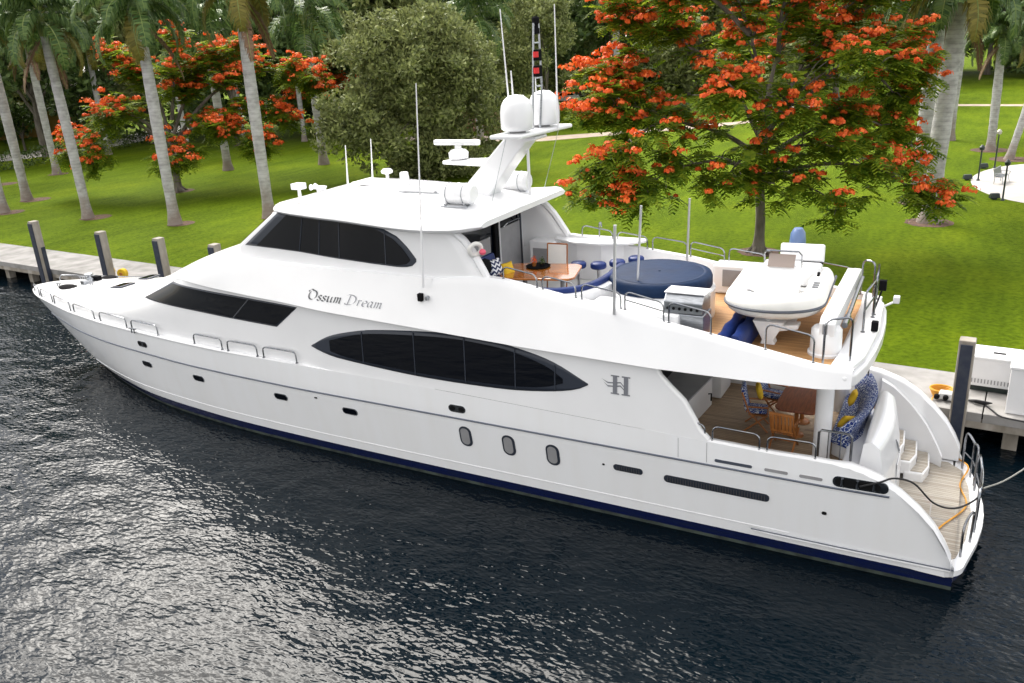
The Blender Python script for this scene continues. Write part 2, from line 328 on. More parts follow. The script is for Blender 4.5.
# ---- dock
dk = thing('concrete_dock','long grey concrete dock on square piles between the lawn and the yacht','dock',(0,5.02,0),-R(3.128))
b=MB()
x=-90.
while x<70:
    b.box((x+2.99,1.385,.925),(5.97,2.77,.26)); x+=6
b.build('deck_slab',CONC,dk,smooth=False,bevel=.015)
MB().box((-10,.13,.70),(160,.24,.19)).build('edge_beam',CONCP,dk,smooth=False)
MB().box((-10,2.6,-.4),(160,.25,2.36)).build('seawall',CONCD,dk,smooth=False)
first=None
for i in range(34):
    xx=-46+i*2.3
    if first is None:
        first=MB().box((0,0,0),(.36,.36,2.4)).build('support_pile',CONCP,dk,smooth=False,bevel=.02); p=first
    else:
        p=first.copy(); COL.objects.link(p)
    p.location=(xx+1.2,.5,-.59)
# ---- mooring pilings
for i,(X,ho,lab) in enumerate([(-30.72,3.6,'square concrete mooring piling with navy bumper, beside the tip of the bow'),
        (-25.18,3.45,'square concrete mooring piling standing behind the bow rails, with yellow hose reels at its foot'),
        (-20.9,3.45,'square concrete mooring piling rising behind the middle of the foredeck'),
        (-17.18,3.45,'square mooring piling of which only the top shows over the sloping front of the yacht'),
        (11.4,3.15,'tall dark-faced mooring piling at the stern beside the white dock cabinets')]):
    t=thing('mooring_piling',lab,'piling',(X,DY(X,-.2),0),-R(3.1),'mooring pilings along the dock')
    MB().box((0,0,ho/2-1),(.38,.38,ho+2)).build('post',CONCP,t,smooth=False,bevel=.025)
    MB().box((0,-.215,ho/2-.6),(.34 if i<4 else .28,.05,ho+1.0)).build('bumper_board',BUMPER,t,smooth=False,bevel=.01)
    if i==0: MB().box((.215,.06,.9),(.05,.2,2.7)).build('bumper_board',BUMPER,t,smooth=False,bevel=.01)
# ---- foliage helpers
def leafmesh(name,m,parent,P,D,Ln,Wd,rng,fold=.0):
    """one kite-shaped leaf per point: P centres, D directions"""
    n=len(P); D=D/np.linalg.norm(D,axis=1,keepdims=True)
    rv=rng.normal(size=(n,3)); S=np.cross(D,rv); S/=np.linalg.norm(S,axis=1,keepdims=True)+1e-9
    Ln=np.broadcast_to(np.asarray(Ln,float).reshape(-1,1),(n,1)); Wd=np.broadcast_to(np.asarray(Wd,float).reshape(-1,1),(n,1))
    v=np.empty((n,4,3)); v[:,0]=P-D*Ln*.5; v[:,1]=P+S*Wd*.5; v[:,2]=P+D*Ln*.5; v[:,3]=P-S*Wd*.5
    return quads(name,m,parent,v)
def quads(name,m,parent,v):
    n=len(v); me=bpy.data.meshes.new(name); me.vertices.add(n*4); me.vertices.foreach_set('co',v.reshape(-1).astype(np.float32))
    me.loops.add(n*4); me.loops.foreach_set('vertex_index',np.arange(n*4,dtype=np.int32)); me.polygons.add(n)
    me.polygons.foreach_set('loop_start',np.arange(0,n*4,4,dtype=np.int32)); me.polygons.foreach_set('loop_total',np.full(n,4,dtype=np.int32))
    me.update(calc_edges=True); me.validate(); me.materials.append(m)
    o=bpy.data.objects.new(name,me); COL.objects.link(o)
    if parent: o.parent=parent
    return o
def crown_points(blobs,n,rng,shell=.55):
    vol=np.array([b[3]*b[4]*b[5] for b in blobs])**.7; k=rng.choice(len(blobs),n,p=vol/vol.sum()); B=np.array([b[:6] for b in blobs])[k]
    d=rng.normal(size=(n,3)); d/=np.linalg.norm(d,axis=1,keepdims=True)
    r=shell+(1-shell)*rng.random((n,1))**.6; r*=1+.12*rng.normal(size=(n,1))
    return B[:,:3]+d*r*B[:,3:], d
def bushy(name,label,cat,loc,H,RX,nblob,nleaf,ls,m,seed,group=None,low=.12,trunkr=.25,trunk=True,asp=.5,top=1.0):
    rng=np.random.default_rng(seed); rr=random.Random(seed)
    t=thing(name,label,cat,loc,0,group); blobs=[]
    for i in range(nblob):
        a=rr.uniform(0,6.283); h=low+(top-low)*rr.random()**.8; prof=math.sin(math.pi*min(1,max(.05,(h-low*.4)/(1.05-low*.4)))**.75)
        rad=RX*prof*rr.uniform(.25,.82); s=RX*rr.uniform(.22,.40)
        blobs.append((rad*math.cos(a),rad*math.sin(a),min(H-s*.8,h*H),s,s,s*rr.uniform(.65,.95)))
    # second-level clumps so the outline breaks up
    sub=[]
    for b_ in blobs:
        sub.append((*b_[:3],b_[3]*.8,b_[4]*.8,b_[5]*.8))
        for k in range(9):
            d=Vector((rr.gauss(0,1),rr.gauss(0,1),rr.gauss(0.15,1))).normalized(); s=b_[3]*rr.uniform(.22,.42)
            sub.append((b_[0]+d.x*b_[3],b_[1]+d.y*b_[4],b_[2]+d.z*b_[5],s,s,s*.8))
    P,D=crown_points(sub,nleaf,rng,.35); D=D+rng.normal(size=D.shape)*.7+np.array([0,0,.25])
    leafmesh('crown',m,t,P,D,ls*rng.uniform(.6,1.3,nleaf),ls*.5*rng.uniform(.6,1.2,nleaf),rng)
    if trunk:
        b=MB()
        b.tube(smooth_path([(0,0,-.1),(.05*H*rr.uniform(-.4,.4),0,H*.2),(0,.03*H,H*.42)],4),[trunkr*1.3]+[trunkr*(1-.05*i) for i in range(8)],8)
        for i in range(7):
            bl=blobs[i%len(blobs)]; b.tube(smooth_path([(0,0,H*.15+i*.03*H),(bl[0]*.4,bl[1]*.4,H*.3+bl[2]*.25),bl[:3]],4),[trunkr*.5*(1-.09*k) for k in range(9)],6)
        b.build('trunk',BARK,t)
    return t
# ---- royal palms
def frond_quads(rng,Ln,npair,az,el,droop,lw,hang):
    """list of leaflet quads along one arching rachis"""
    q=[]; pts=[]; d=np.array([math.cos(az)*math.cos(el),math.sin(az)*math.cos(el),math.sin(el)]); p=np.zeros(3); side0=np.array([-math.sin(az),math.cos(az),0])
    st=Ln/14
    for i in range(15):
        pts.append(p.copy()); e=el-droop*(i/14)**1.25; d=np.array([math.cos(az)*math.cos(e),math.sin(az)*math.cos(e),math.sin(e)]); p=p+d*st
    pts=np.array(pts)
    for k in range(npair):
        s=.12+.88*(k/npair); f=s*14; i=min(13,int(f)); c=pts[i]+(pts[i+1]-pts[i])*(f-i); t=(pts[i+1]-pts[i])/np.linalg.norm(pts[i+1]-pts[i])
        l=lw*(math.sin(math.pi*min(1,.18+.80*s))**.6)*rng.uniform(.8,1.15)
        for sg in (-1,1):
            up=rng.uniform(-.25,.5); d=side0*sg*1.0+t*.55+np.array([0,0,up]); d/=np.linalg.norm(d)
            d2=d*.45+np.array([0,0,-hang*rng.uniform(.6,1.2)])+t*.25; d2/=np.linalg.norm(d2)
            w=t*.048; m1=c+d*l*.45; e=m1+d2*l*.6
            q.append((c-w,c+w,m1+w*1.25,m1-w*1.25)); q.append((m1-w*1.25,m1+w*1.25,e+w*.15,e-w*.15))
    return q,pts
def palm_mesh(H,r,seed,lean=(0,0),flower=False,nf=24,Ln=4.3,yellow=2,dead=1,shaft=1.7,npair=62):
    rng=np.random.default_rng(seed); t=bpy.data.objects.new('royal_palm',None); COL.objects.link(t)
    prof=[(1.55,-.2),(1.5,.0),(1.38,.15),(1.12,.5),(.98,1.2),(.95,.25*H),(1.02,.45*H),(1.04,.6*H),(.92,.85*H),(.80,.985*H),(.80,H)]
    pts=[]; rs=[]
    for i in range(41):
        z=-.2+(H+.2)*i/40; zz=max(0,z/H)**1.6; pts.append((lean[0]*zz,lean[1]*zz,z)); rs.append(r*lerp(z,[(b,a) for a,b in prof])*(1+.02*rng.normal()))
    MB().tube(pts,rs,14).build('trunk',PALMT,t)
    top=np.array([lean[0],lean[1],H])
    MB().lathe([(r*.80,-.05),(r*.92,.2),(r*.78,.7),(r*.5,1.3),(r*.3,shaft)],tuple(top),12).build('crown_shaft',SHAFT,t)
    g=[];y=[];dd=[];rach=MB()
    for i in range(nf):
        az=i*2.399+rng.uniform(-.3,.3); h=i/(nf-1); el=1.30-1.55*h**.9+rng.uniform(-.12,.12); dr=1.65+.40*h+rng.uniform(-.15,.25)
        qs,pp=frond_quads(rng,Ln*rng.uniform(.85,1.1)*(1 if h>.15 else .75),npair,az,el,dr,1.05,1.0); base=top+np.array([0,0,shaft*(1-.55*h)])
        qs=[[np.array(v)+base for v in q] for q in qs]
        kind = y if i>=nf-yellow else g
        kind.extend(qs); rach.tube([tuple(p+base) for p in pp],[.055-.0033*k for k in range(15)],5)
    for i in range(dead):
        az=rng.uniform(0,6.28); qs,pp=frond_quads(rng,Ln*.95,npair,az,-.75,.75,.6,1.4); base=top+np.array([0,0,.1])
        quads('dead_frond',FRONDD,t,np.array([[np.array(v)+base for v in q] for q in qs])); rach.tube([tuple(p+base) for p in pp],[.05-.003*k for k in range(15)],5)
    rach.build('frond_stems',SHAFT,t)
    quads('crown',FROND,t,np.array(g))
    if y: quads('yellowing_fronds',FRONDY,t,np.array(y))
    return t
def place(t,label,cat,loc,rz,group,scale=1):
    t.location=loc; t.rotation_euler=(0,0,rz); t.scale=(scale,)*3; t['label']=label; t['category']=cat
    if group: t['group']=group
    return t
pA=palm_mesh(12.0,.34,3,(.1,.05)); pB=palm_mesh(12.0,.32,8,(-.15,.1),yellow=3,dead=2); pC=palm_mesh(10.6,.43,15,(.25,.0),yellow=2,dead=1)
PL=[(pA,(-33.3,17.2),'royal palm leaning in front of the low forked flame tree on the left lawn',1.0,.4),
    (pB,(-41.7,17.1),'royal palm of the near left row, standing above the second mooring piling',.97,1.9),
    (pB,(-28.4,20.5),'royal palm with brown dead fronds hanging, its foot just behind the pilothouse roof',1.10,-1.0),
    (pA,(-54.4,21.0),'royal palm above the first mooring piling, second of the near left row',1.0,2.6),
    (pA,(-50.9,16.9),'royal palm with its foot at the very left edge of the photo',.98,4.0),
    (pA,(-68.2,26.4),'royal palm just showing at the far left edge before the hedge',.98,5.1),
    (pB,(-66.6,32.0),'slender bluish royal palm standing at the end of the clipped hedge',1.0,3.3),
    (pA,(-75.4,44.5),'slender royal palm behind the low red flowers at the left',.92,.9),
    (pA,(-63.5,53.5),'stout shaded royal palm trunk behind the fork of the left flame tree',.85,2.2),
    (pB,(-61.0,43.2),'royal palm whose thick shaded foot shows right behind the left flame tree trunk',.8,2.0),
    (pB,(-57.5,57),'grey royal palm trunk half hidden behind the palm with hanging dead fronds',.85,5.),
    (pC,(9.3,28.2),'royal palm with an orange-brown shaft, nearest of the right-hand cluster, in a mulch ring',1.0,.2),
    (pC,(8.4,33.3),'royal palm trunk close behind the nearest one of the right-hand cluster',1.0,1.4),
    (pB,(8.4,37.5),'pale palm trunk furthest left and deepest in the right-hand cluster',.92,2.4),
    (pC,(11.9,55.2),'palm standing in a mulch ring beyond the patio lamps',.72,3.0),
    (pA,(13.1,50.6),'palm leaning right beside the patio at the right edge of the photo',.75,3.6),
    (pA,(16.6,72),'small distant palm on the sunny lawn at the right edge of the photo',.62,1.)]
used=set()
for src,(x,y),lab,sc,rz in PL:
    t = src if id(src) not in used else copy_tree(src)
    used.add(id(src)); place(t,lab,'palm tree',(x,y,G),rz,'royal palms on the lawn',sc)
    if (x,y)==(13.1,50.6): t.rotation_euler=(.0,.17,rz*0)
# mulch rings belong to the ground: one flat ring of bark per tree
for i,(x,y,rx) in enumerate([(x,y,r*.85) for x,y,r in [(-33,17.4,1.0),(-41.3,17.4,1.2),(-28.2,20.6,.9),(-53.8,21.3,1.3),(-50.4,17,1.2),(-66,26.4,1.3),(-66.4,32,1.1),(-61,43.2,1.3),(-63.5,53.5,1.3),(9.3,28.1,1.35),(8.5,33.3,1.3),(11.9,55.2,1.6),(13.2,50.6,1.6),(2.6,19.9,1.1),(-44,27.1,1.2)]]):
    flat('mulch_bed',[(x+rx*math.cos(a*.314)*(1+.06*math.sin(3*a)),y+rx*math.sin(a*.314)*(1+.05*math.cos(2.3*a))) for a in range(20)],1.052+.0005*(i%3),MULCH)
# ---- flame trees
def flame_tree(name,label,loc,limbs,trunk,seed,nclump,flow,sizes=(.62,.17),group=None,flim=None,tr=.30,fsz=1.0):
    """limbs: list of polylines from the fork outwards; leaf sprays and flower heads sit along the outer parts"""
    rng=np.random.default_rng(seed); rr=random.Random(seed)
    t=thing(name,label,'flame tree',loc,0,group); b=MB()
    tp=smooth_path(trunk,5); b.tube(tp,[tr*(1.9 if i==0 else 1.35 if i==1 else 1.1 if i==2 else 1-.3*i/len(tp)) for i in range(len(tp))],10)
    for k in range(7):
        a=k*.9; b.tube([(trunk[0][0]+tr*.8*math.cos(a),trunk[0][1]+tr*.8*math.sin(a),.35),(trunk[0][0]+tr*1.9*math.cos(a),trunk[0][1]+tr*1.9*math.sin(a),.06),(trunk[0][0]+tr*3*math.cos(a),trunk[0][1]+tr*3*math.sin(a),-.08)],[tr*.35,tr*.28,.04],6)
    spots=[]
    for lm in limbs:
        fb=lm[1]; w=lm[2] if len(lm)>2 else 1; p=smooth_path(lm[0],6); n=len(p); r0=tr*.55*(.7+.3*w)
        b.tube(p,[max(.022,r0*(1-.93*(i/(n-1))**.8)) for i in range(n)],7)
        L0=sum((p[i+1]-p[i]).length for i in range(n-1))
        nb=int(7+L0*1.5)
        for k in range(nb):
            s=rr.uniform(.30,1.0); i=min(n-2,int(s*(n-1))); q=p[i]; d=(p[i+1]-p[i]).normalized()
            side=d.cross(Vector((0,0,1))).normalized()*rr.choice((-1,1))
            br=rr.uniform(.5,1.9)*(1.25-.55*s); e=q+side*br*rr.uniform(.5,1)+d*br*rr.uniform(.2,.8)+Vector((0,0,rr.uniform(-.15,.75)*br-.1*br))
            mid=(q+e)/2+Vector((0,0,.12*br)); b.tube(smooth_path([q,mid,e],3),[.035,.03,.026,.022,.018,.014,.01],5)
            spots.append((e,(e-q).normalized(),fb,w)); spots.append((mid+Vector((rr.gauss(0,.2),rr.gauss(0,.2),.1)),d,fb*.6,w))
        spots.append((p[-1],(p[-1]-p[-2]).normalized(),fb,w))
    b.build('trunk',BARK,t)
    wt=np.array([s[3] for s in spots]); wt=wt/wt.sum(); Q=[]
    lw,ww=sizes; fl=[]
    for c in range(nclump):
        s=spots[rng.choice(len(spots),p=wt)]; c0=np.array(s[0])+rng.normal(size=3)*np.array([.42,.42,.28]); o=np.array(s[1])
        for j in range(6):
            a=rng.uniform(0,6.283); d=np.array([math.cos(a),math.sin(a),rng.uniform(-.55,.35)])+o*.5; d/=np.linalg.norm(d)
            sd=np.cross(d,[0,0,1]); sd/=np.linalg.norm(sd)+1e-9; sd=sd+np.array([0,0,rng.uniform(-.3,.3)]); LL=lw*rng.uniform(.65,1.2)
            for k in range(5):
                u=(k+.6)/5; cc=c0+d*LL*u+np.array([0,0,-.28*LL*u*u]); l=lw*.40*(1-.45*abs(u-.45)*2)
                for sg in (-1,1):
                    e=cc+(sd*sg*.9+d*.55)*l+np.array([0,0,-.16*l]); w=d*ww*.34
                    Q.append((cc-w*.5,cc+w*.5,e+w*.75,e-w*.75))
        if rng.random()<s[2]*flow:
            ow=c0-np.array([0,0,c0[2]*.72]); ow/=np.linalg.norm(ow)+1e-6; fl.append((c0+ow*lw*.62+np.array([0,0,.2*lw]),o))
    quads('crown',LEAFP,t,np.array(Q))
    F=[]; fl=[(c+rng.normal(size=3)*np.array([.28,.28,.12])*k,o) for c,o in fl for k in (0,1)]
    for c0,o in fl:
        rad=lw*.42*rng.uniform(.22,1.35)*fsz; n=int(30*rng.uniform(.5,1.4))
        d=rng.normal(size=(n,3)); d[:,2]=np.abs(d[:,2])*.9+.05; d/=np.linalg.norm(d,axis=1,keepdims=True); P=c0+d*rad*rng.uniform(.5,1.1,(n,1))*np.array([1,1,.75])
        sdv=np.cross(d,rng.normal(size=(n,3))); sdv/=np.linalg.norm(sdv,axis=1,keepdims=True); up=np.cross(sdv,d); z=.055*lw/.62*rng.uniform(.7,1.6,(n,1))
        F.append(np.stack([P-sdv*z,P-up*z,P+sdv*z,P+up*z],1))
    if F: quads('blossoms',FLOWER,t,np.concatenate(F))
    return t
RX,RD=Vector((cr.x,cr.y,0)).normalized(),Vector((cf.x,cf.y,0)).normalized()
def L3(r,d,z): v=RX*r+RD*d; return (v.x,v.y,z)
big=[([L3(0,0,3.3),L3(.1,-1.2,3.9),L3(-.2,-2.4,4.0),L3(-.4,-3.2,3.2)],.15,.7),([L3(-2.2,.6,8.2),L3(-4.2,1.0,10.2),L3(-6.4,.8,11)],1.3,1.1),([L3(-1,-.8,9.6),L3(-3,-1.4,11.2),L3(-4.8,-1.6,11.4)],1.3,1.1),([L3(.6,.4,8.4),L3(.2,-1.2,10.6),L3(.4,-2.4,12)],1.2,1.0),([L3(1.2,.6,9.8),L3(3,.2,11.6),L3(4.6,-.4,12.2)],1.2,1.1),([L3(0,0,4.3),L3(-1.6,.4,5.4),L3(-3.4,.5,6.0),L3(-6.,.2,6.9),L3(-8.8,-.4,6.5)],.95,1.3),
     ([L3(-.3,0,3.6),L3(-2.2,-1.4,4.5),L3(-4.8,-2.6,4.3),L3(-6.6,-3.2,2.9)],.55,1.0),
     ([L3(-3,.4,5.9),L3(-4.6,-.8,6.3),L3(-6.6,-2,5.2),L3(-8,-2.6,3.7)],.6,1.0),
     ([L3(0,0,5),L3(-1.2,1,7.4),L3(-3.2,1.6,9.4),L3(-5.4,1.6,10)],1.2,1.2),
     ([L3(-4,.6,6.2),L3(-5.6,1.5,7.6),L3(-7.4,1.8,8.4)],1.1,1.0),
     ([L3(0,0,5.4),L3(-.5,-.6,8),L3(-1.4,-1,10.6),L3(-2.6,-1.2,12)],1.2,1.0),
     ([L3(0,0,5.6),L3(.5,.5,8.2),L3(1.4,.6,10.6),L3(1.8,.2,12.4)],1.1,1.0),
     ([L3(.1,0,5.2),L3(1.6,1,7.6),L3(3.2,1.6,9.8),L3(5.0,1.5,11.2)],1.2,1.2),
     ([L3(.1,0,4.8),L3(2,.3,6.9),L3(4.0,.6,8.4),L3(5.6,.6,8.6),L3(6.4,.4,7.6)],.6,1.4),
     ([L3(.1,0,4.3),L3(1.7,-.5,5.4),L3(3.4,-.7,6.0),L3(5.2,-.6,5.4),L3(6.6,-.5,4.4)],.4,1.3),
     ([L3(.2,-.1,3.2),L3(1.8,-1.3,4.1),L3(4.0,-2.2,4.0),L3(5.6,-2.4,3.1),L3(6.6,-2.6,2.4)],.6,.9),
     ([L3(.1,0,5.2),L3(.8,-1.4,7),L3(2,-2.8,8.2),L3(3.4,-3.6,8)],.6,.7),
     ([L3(0,0,5),L3(-.8,-1.6,6.8),L3(-2,-3,7.6),L3(-3.2,-3.8,7)],.6,.7),
     ([L3(0,0,5.2),L3(.3,2,7.4),L3(.6,4.5,9.2),L3(.4,6.4,9.2)],.8,.6),
     ([L3(2,1,7.7),L3(4,2.5,9.6),L3(5.8,3,10.6),L3(6.8,2.6,10.8)],1.3,1.0),
     ([L3(-.1,0,3.5),L3(.6,-1.2,3.6),L3(1.6,-2.6,3.2),L3(2.4,-3.4,2.6)],.15,.6),
     ([L3(-.1,0,4.2),L3(-.9,-1.2,4.6),L3(-1.8,-2.2,4.4),L3(-2.4,-2.9,3.6)],.3,.8),([L3(.1,0,4.4),L3(1.2,-1.6,5.0),L3(2.2,-2.8,5.0),L3(3,-3.5,4.4)],.3,.8),([L3(0,0,5),L3(.3,-1.4,6.4),L3(.2,-2.6,6.9),L3(-.2,-3.6,6.4)],.7,.6),
     ([L3(4.4,.5,7.9),L3(5.2,.4,7.4),L3(6.2,.2,6.2)],.4,1.1)]
def ft(*a,**k): return flame_tree(*a,**k)
ft('flame_tree','largest flame tree, full of orange-red blossoms, on the lawn behind the upper deck',(2.6,19.8,G),big,[(0,0,-.1),(.05,0,1.5),(-.05,.05,3.2),(.05,.05,4.6),(.15,.1,7)],11,1550,.95,fsz=.98,tr=.235,sizes=(.70,.22),group='flame trees in bloom')
sm=[([L3(0,0,3.2),L3(1.4,.4,4.2),L3(3.2,.3,4.4),L3(5.6,0,5.4),L3(7.4,0,4.4)],.9,1.2),([L3(.4,0,3.4),L3(2.2,-1,4.6),L3(4.6,-1.5,3.8),L3(6.2,-1.8,3)],.8,1.),
    ([L3(0,0,3.4),L3(1,1,6),L3(2.6,1.4,8),L3(5,1.4,9)],.9,1.4),([L3(0,0,3),L3(-1.4,.2,4.6),L3(-3,.2,5.4),L3(-5,0,4.6),L3(-6,-.2,3.2)],.8,1.1),
    ([L3(0,0,3.2),L3(-.8,-1,5),L3(-1.8,-2,5.6),L3(-3,-2.6,4.2),L3(-3.6,-3,2.4)],.7,1.),([L3(0,0,3.4),L3(-.5,1,6),L3(-1.6,1.4,8),L3(-3,1.2,9)],.8,1.2),
    ([L3(.3,0,3.6),L3(2.4,.6,6),L3(5,.8,7.4),L3(8,.6,7.2),L3(9.6,.4,6)],1.,1.2),([L3(.2,0,3),L3(.8,-1.6,3.8),L3(1.4,-3,3.4),L3(1.8,-3.8,2.4)],.7,.7),
    ([L3(.4,0,5),L3(1,0,7.6),L3(1.4,0,10)],.9,1.)]
sm=[([(x*1.3,y*1.3,3.2+(z-3.2)*1.25) for x,y,z in a],f_,w_) for a,f_,w_ in sm]
ft('flame_tree','flame tree with a low fork and long bare limbs behind the left row of palms',(-44.2,27,G),sm,[(0,0,-.1),(.1,0,1.2),(.05,.1,2.4),(.15,.1,3.6)],29,1050,.62,sizes=(.80,.22),group='flame trees in bloom',fsz=1.15)
fr=[([(x*1.3,y*1.3,2.6+(z-2.6)*1.3) for x,y,z in a],f_,w_) for a,f_,w_ in [([L3(0,0,2.6),L3(-1.5,0,4.4),L3(-3.4,-.3,5.4),L3(-5,-.5,4.6)],.8,1),([L3(0,0,2.6),L3(1.5,0,4.4),L3(3.,-.3,4.8),L3(4,-.5,3.6)],.9,1),([L3(0,0,3),L3(-.6,0,5.4),L3(-1.4,.4,7)],.5,1.),([L3(0,0,3),L3(.8,0,5.2),L3(1.8,.4,6.4)],.7,1),([L3(0,0,2.6),L3(-.3,-1.5,4),L3(-1,-2.8,4.2)],.7,1)]]
ft('flame_tree','smaller distant flame tree with yellow-green top and dark thin trunk on the far left lawn',(-61,63.6,G),fr,[(0,0,-.1),(0,0,1.5),(0,.05,3)],41,520,.7,sizes=(.95,.26),group='flame trees in bloom',tr=.28,fsz=1.3)
# ---- olive bush tree and background trees
bushy('bushy_tree','broad olive-green bushy tree growing to the ground behind the pilothouse','tree',(-27.6,37.6,G),11.9,8.0,56,80000,.40,LEAFO,5,low=.03,trunkr=.3)
bushy('bushy_tree','second olive-green tree farther back, behind the satellite domes and signal mast','tree',(-35,75,G),14.5,7.5,26,16000,.5,LEAFO,6,low=.22)
bushy('pink_shrub','low pinkish croton shrub beside the path behind the satellite domes','shrub',(-36.5,63.0,G),2.2,2.6,10,1500,.3,LEAFK,7,trunk=False,low=.1)
bushy('pink_shrub','pinkish croton shrub half hidden at the foot of the big olive bush','shrub',(-40.5,66.0,G),2.4,2.4,10,1300,.3,LEAFK,8,trunk=False,low=.1)
rb=random.Random(77)
BG=[(-70,100,118,20,9,LEAFD),(-63,84,120,19,9,LEAFO),(-57,78,112,20,8,LEAFD),(-51,74,116,20,9,LEAFO),(-46,70,104,19,8,LEAFD),(-41,66,108,19,8,LEAFD),(-36,60,105,19,8,LEAFO),(-31,50,125,21,9,LEAFD),(-26,40,135,17,9,LEAFO),(-22,30,128,17,8,LEAFD),(-17,20,140,19,9,LEAFO),(-12,10,138,18,9,LEAFD),(-8,5,120,17,8,LEAFO),(-4,0,150,19,9,LEAFD),(0,0,165,20,10,LEAFO),(4,0,160,20,10,LEAFD),(8,0,150,20,10,LEAFD)]
BG2=[(-68,135,24,11),(-60,140,24,11),(-54,135,23,10),(-48,128,23,10),(-43,126,23,10),(-38,128,23,10),(-33,150,24,11),(-28,155,23,11),(-24,150,21,10),(-19,160,22,11),(-14,160,22,11),(-9,165,22,11),(-4,175,23,11),(1,180,24,12),(4,172,24,12),(7,170,24,12)]
names=['over the ochre house','beside the ochre house','above the left hedge','behind the left palm row','above the left flame tree','left of the palm with dead fronds','above the far left flame tree','left behind the olive bush','right behind the olive bush','above the satellite domes','behind the left part of the big flame tree','behind the middle of the big flame tree','in front of the others right of the big flame tree trunk','behind the top right of the big flame tree','behind the right palm cluster','at the far end of the right lawn','at the right edge of the photo']
for i,((az,_,D,H,RXX,mm),nm) in enumerate(zip(BG,names)):
    x,y=11+D*math.sin(R(az)),-19+D*math.cos(R(az))
    bushy('shade_tree','tall dense background tree '+nm,'tree',(x,y,G),H*rb.uniform(1.0,1.15),RXX*1.25,30,13000,.85,mm,100+i,'background trees beyond the lawn',low=.14,trunkr=.4)
for i,(az,D,H,RXX) in enumerate(BG2):
    t=bushy('shade_tree','','tree',(11+D*math.sin(R(az)),-19+D*math.cos(R(az)),G),H*rb.uniform(.95,1.1),RXX*1.2,30,11000,1.1,LEAFD,300+i,'far background trees',low=.08,trunkr=.5)
    t['label']='dark far background tree, '+['at the far left behind the ochre house','left of centre behind the ochre house','behind the near left palms','behind the leaning palm','behind the left flame tree crown','behind the palm with dead fronds','behind the left side of the olive bush','behind the crown of the olive bush','behind the signal mast','behind the left edge of the big flame tree','behind the top of the big flame tree','behind the right half of the big flame tree','behind the thick right palms','between the right palms','beyond the sunny right lawn','outermost beyond the right lawn'][i]
pD=palm_mesh(9,.3,33,(.0,.1),yellow=1,dead=0,npair=30,Ln=4.2)
for i,(az,D,sc,nm) in enumerate([(-30.6,88,1.22,'with drooping fronds above the olive bush'),(-21.5,120,1.55,'dark, over the left shoulder of the big flame tree'),(-41,80,1.25,'behind the hanging dead fronds'),(-47,82,1.2,'dark, between the left flame tree and the tall palms'),(-1.5,80,1.1,'dark, between the right palm cluster and the patio palms')]):
    t=pD if i==0 else copy_tree(pD)
    place(t,'background palm '+nm,'palm tree',(11+D*math.sin(R(az)),-19+D*math.cos(R(az)),G),i*1.3,'background palms',sc)
# hedges
def hedge(label,pts,h,w,seed,m,ls=.28,z0=.0,dens=260):
    rng=np.random.default_rng(seed); P=[];Ds=[]
    for (x0,y0),(x1,y1) in zip(pts,pts[1:]):
        Ln=math.hypot(x1-x0,y1-y0); n=int(Ln*dens*.35); u=rng.random(n); a=rng.uniform(-1,1,n); z=rng.random(n); face=rng.integers(0,3,n)
        a=np.where(face==0,np.sign(a)*rng.uniform(.8,1.08,n),a); z=np.where(face==1,rng.uniform(.88,1.06,n),z)
        nx,ny=-(y1-y0)/Ln,(x1-x0)/Ln; bulge=1+.12*np.sin(u*Ln*1.7)
        P.append(np.stack([x0+(x1-x0)*u+nx*a*w*bulge,y0+(y1-y0)*u+ny*a*w*bulge,G+z0+z*h*bulge],1)); Ds.append(np.stack([nx*a,ny*a,z-.3],1)+rng.normal(size=(n,3))*.6)
    P=np.concatenate(P);Ds=np.concatenate(Ds); o=leafmesh('hedge',m,None,P,Ds,ls,ls*.6,rng); tag(o,label,'hedge'); return o
hedge('low dark hedge along the driveway at the far left',[(-84,26),(-76,33),(-77,40),(-80,47)],1.6,.9,4,LEAFD)
hedge('low dark hedge continuing behind the left flame tree',[(-80,48.5),(-82,56),(-88,66),(-93,80)],1.3,.9,14,LEAFD)
for i,(x,y) in enumerate([(-97,33),(-95,39),(-93,46),(-92,53),(-96,62),(-99,70)]):
    bushy('clipped_tree','clipped round street tree beyond the driveway, '+['leftmost of the row','second from the left of the row','third from the left, before the ochre house','middle one right of the ochre house','behind the slender palms','last of the row, behind the left flame tree'][i],'tree',(x,y,G),6.2,3.6,14,2600,.42,LEAFH,200+i,'clipped trees beyond the driveway',low=.42,trunkr=.16)
# house behind the hedge
h=thing('ochre_house','ochre house with a brown hipped roof behind the left palms','house',(-118,58,G),R(58))
b=MB(); b.box((0,0,3),(30,12,6)); b.build('wall',OCHRE,h,smooth=False)
b=MB(); b.add([(-16,-7,6),(16,-7,6),(16,7,6),(-16,7,6),(-9,0,9.6),(9,0,9.6)],[(0,1,5,4),(2,3,4,5),(1,2,5),(3,0,4),(3,2,1,0)]); b.build('roof',ROOFT,h,smooth=False)
for k in range(5):
    w=MB().box((-12+k*6,-6.03,3.6),(1.8,.12,2.0)).build('window',PALEC,h,smooth=False); MB().box((-12+k*6,-6.10,3.6),(1.5,.06,1.7)).build('pane',GLASS,w,smooth=False)
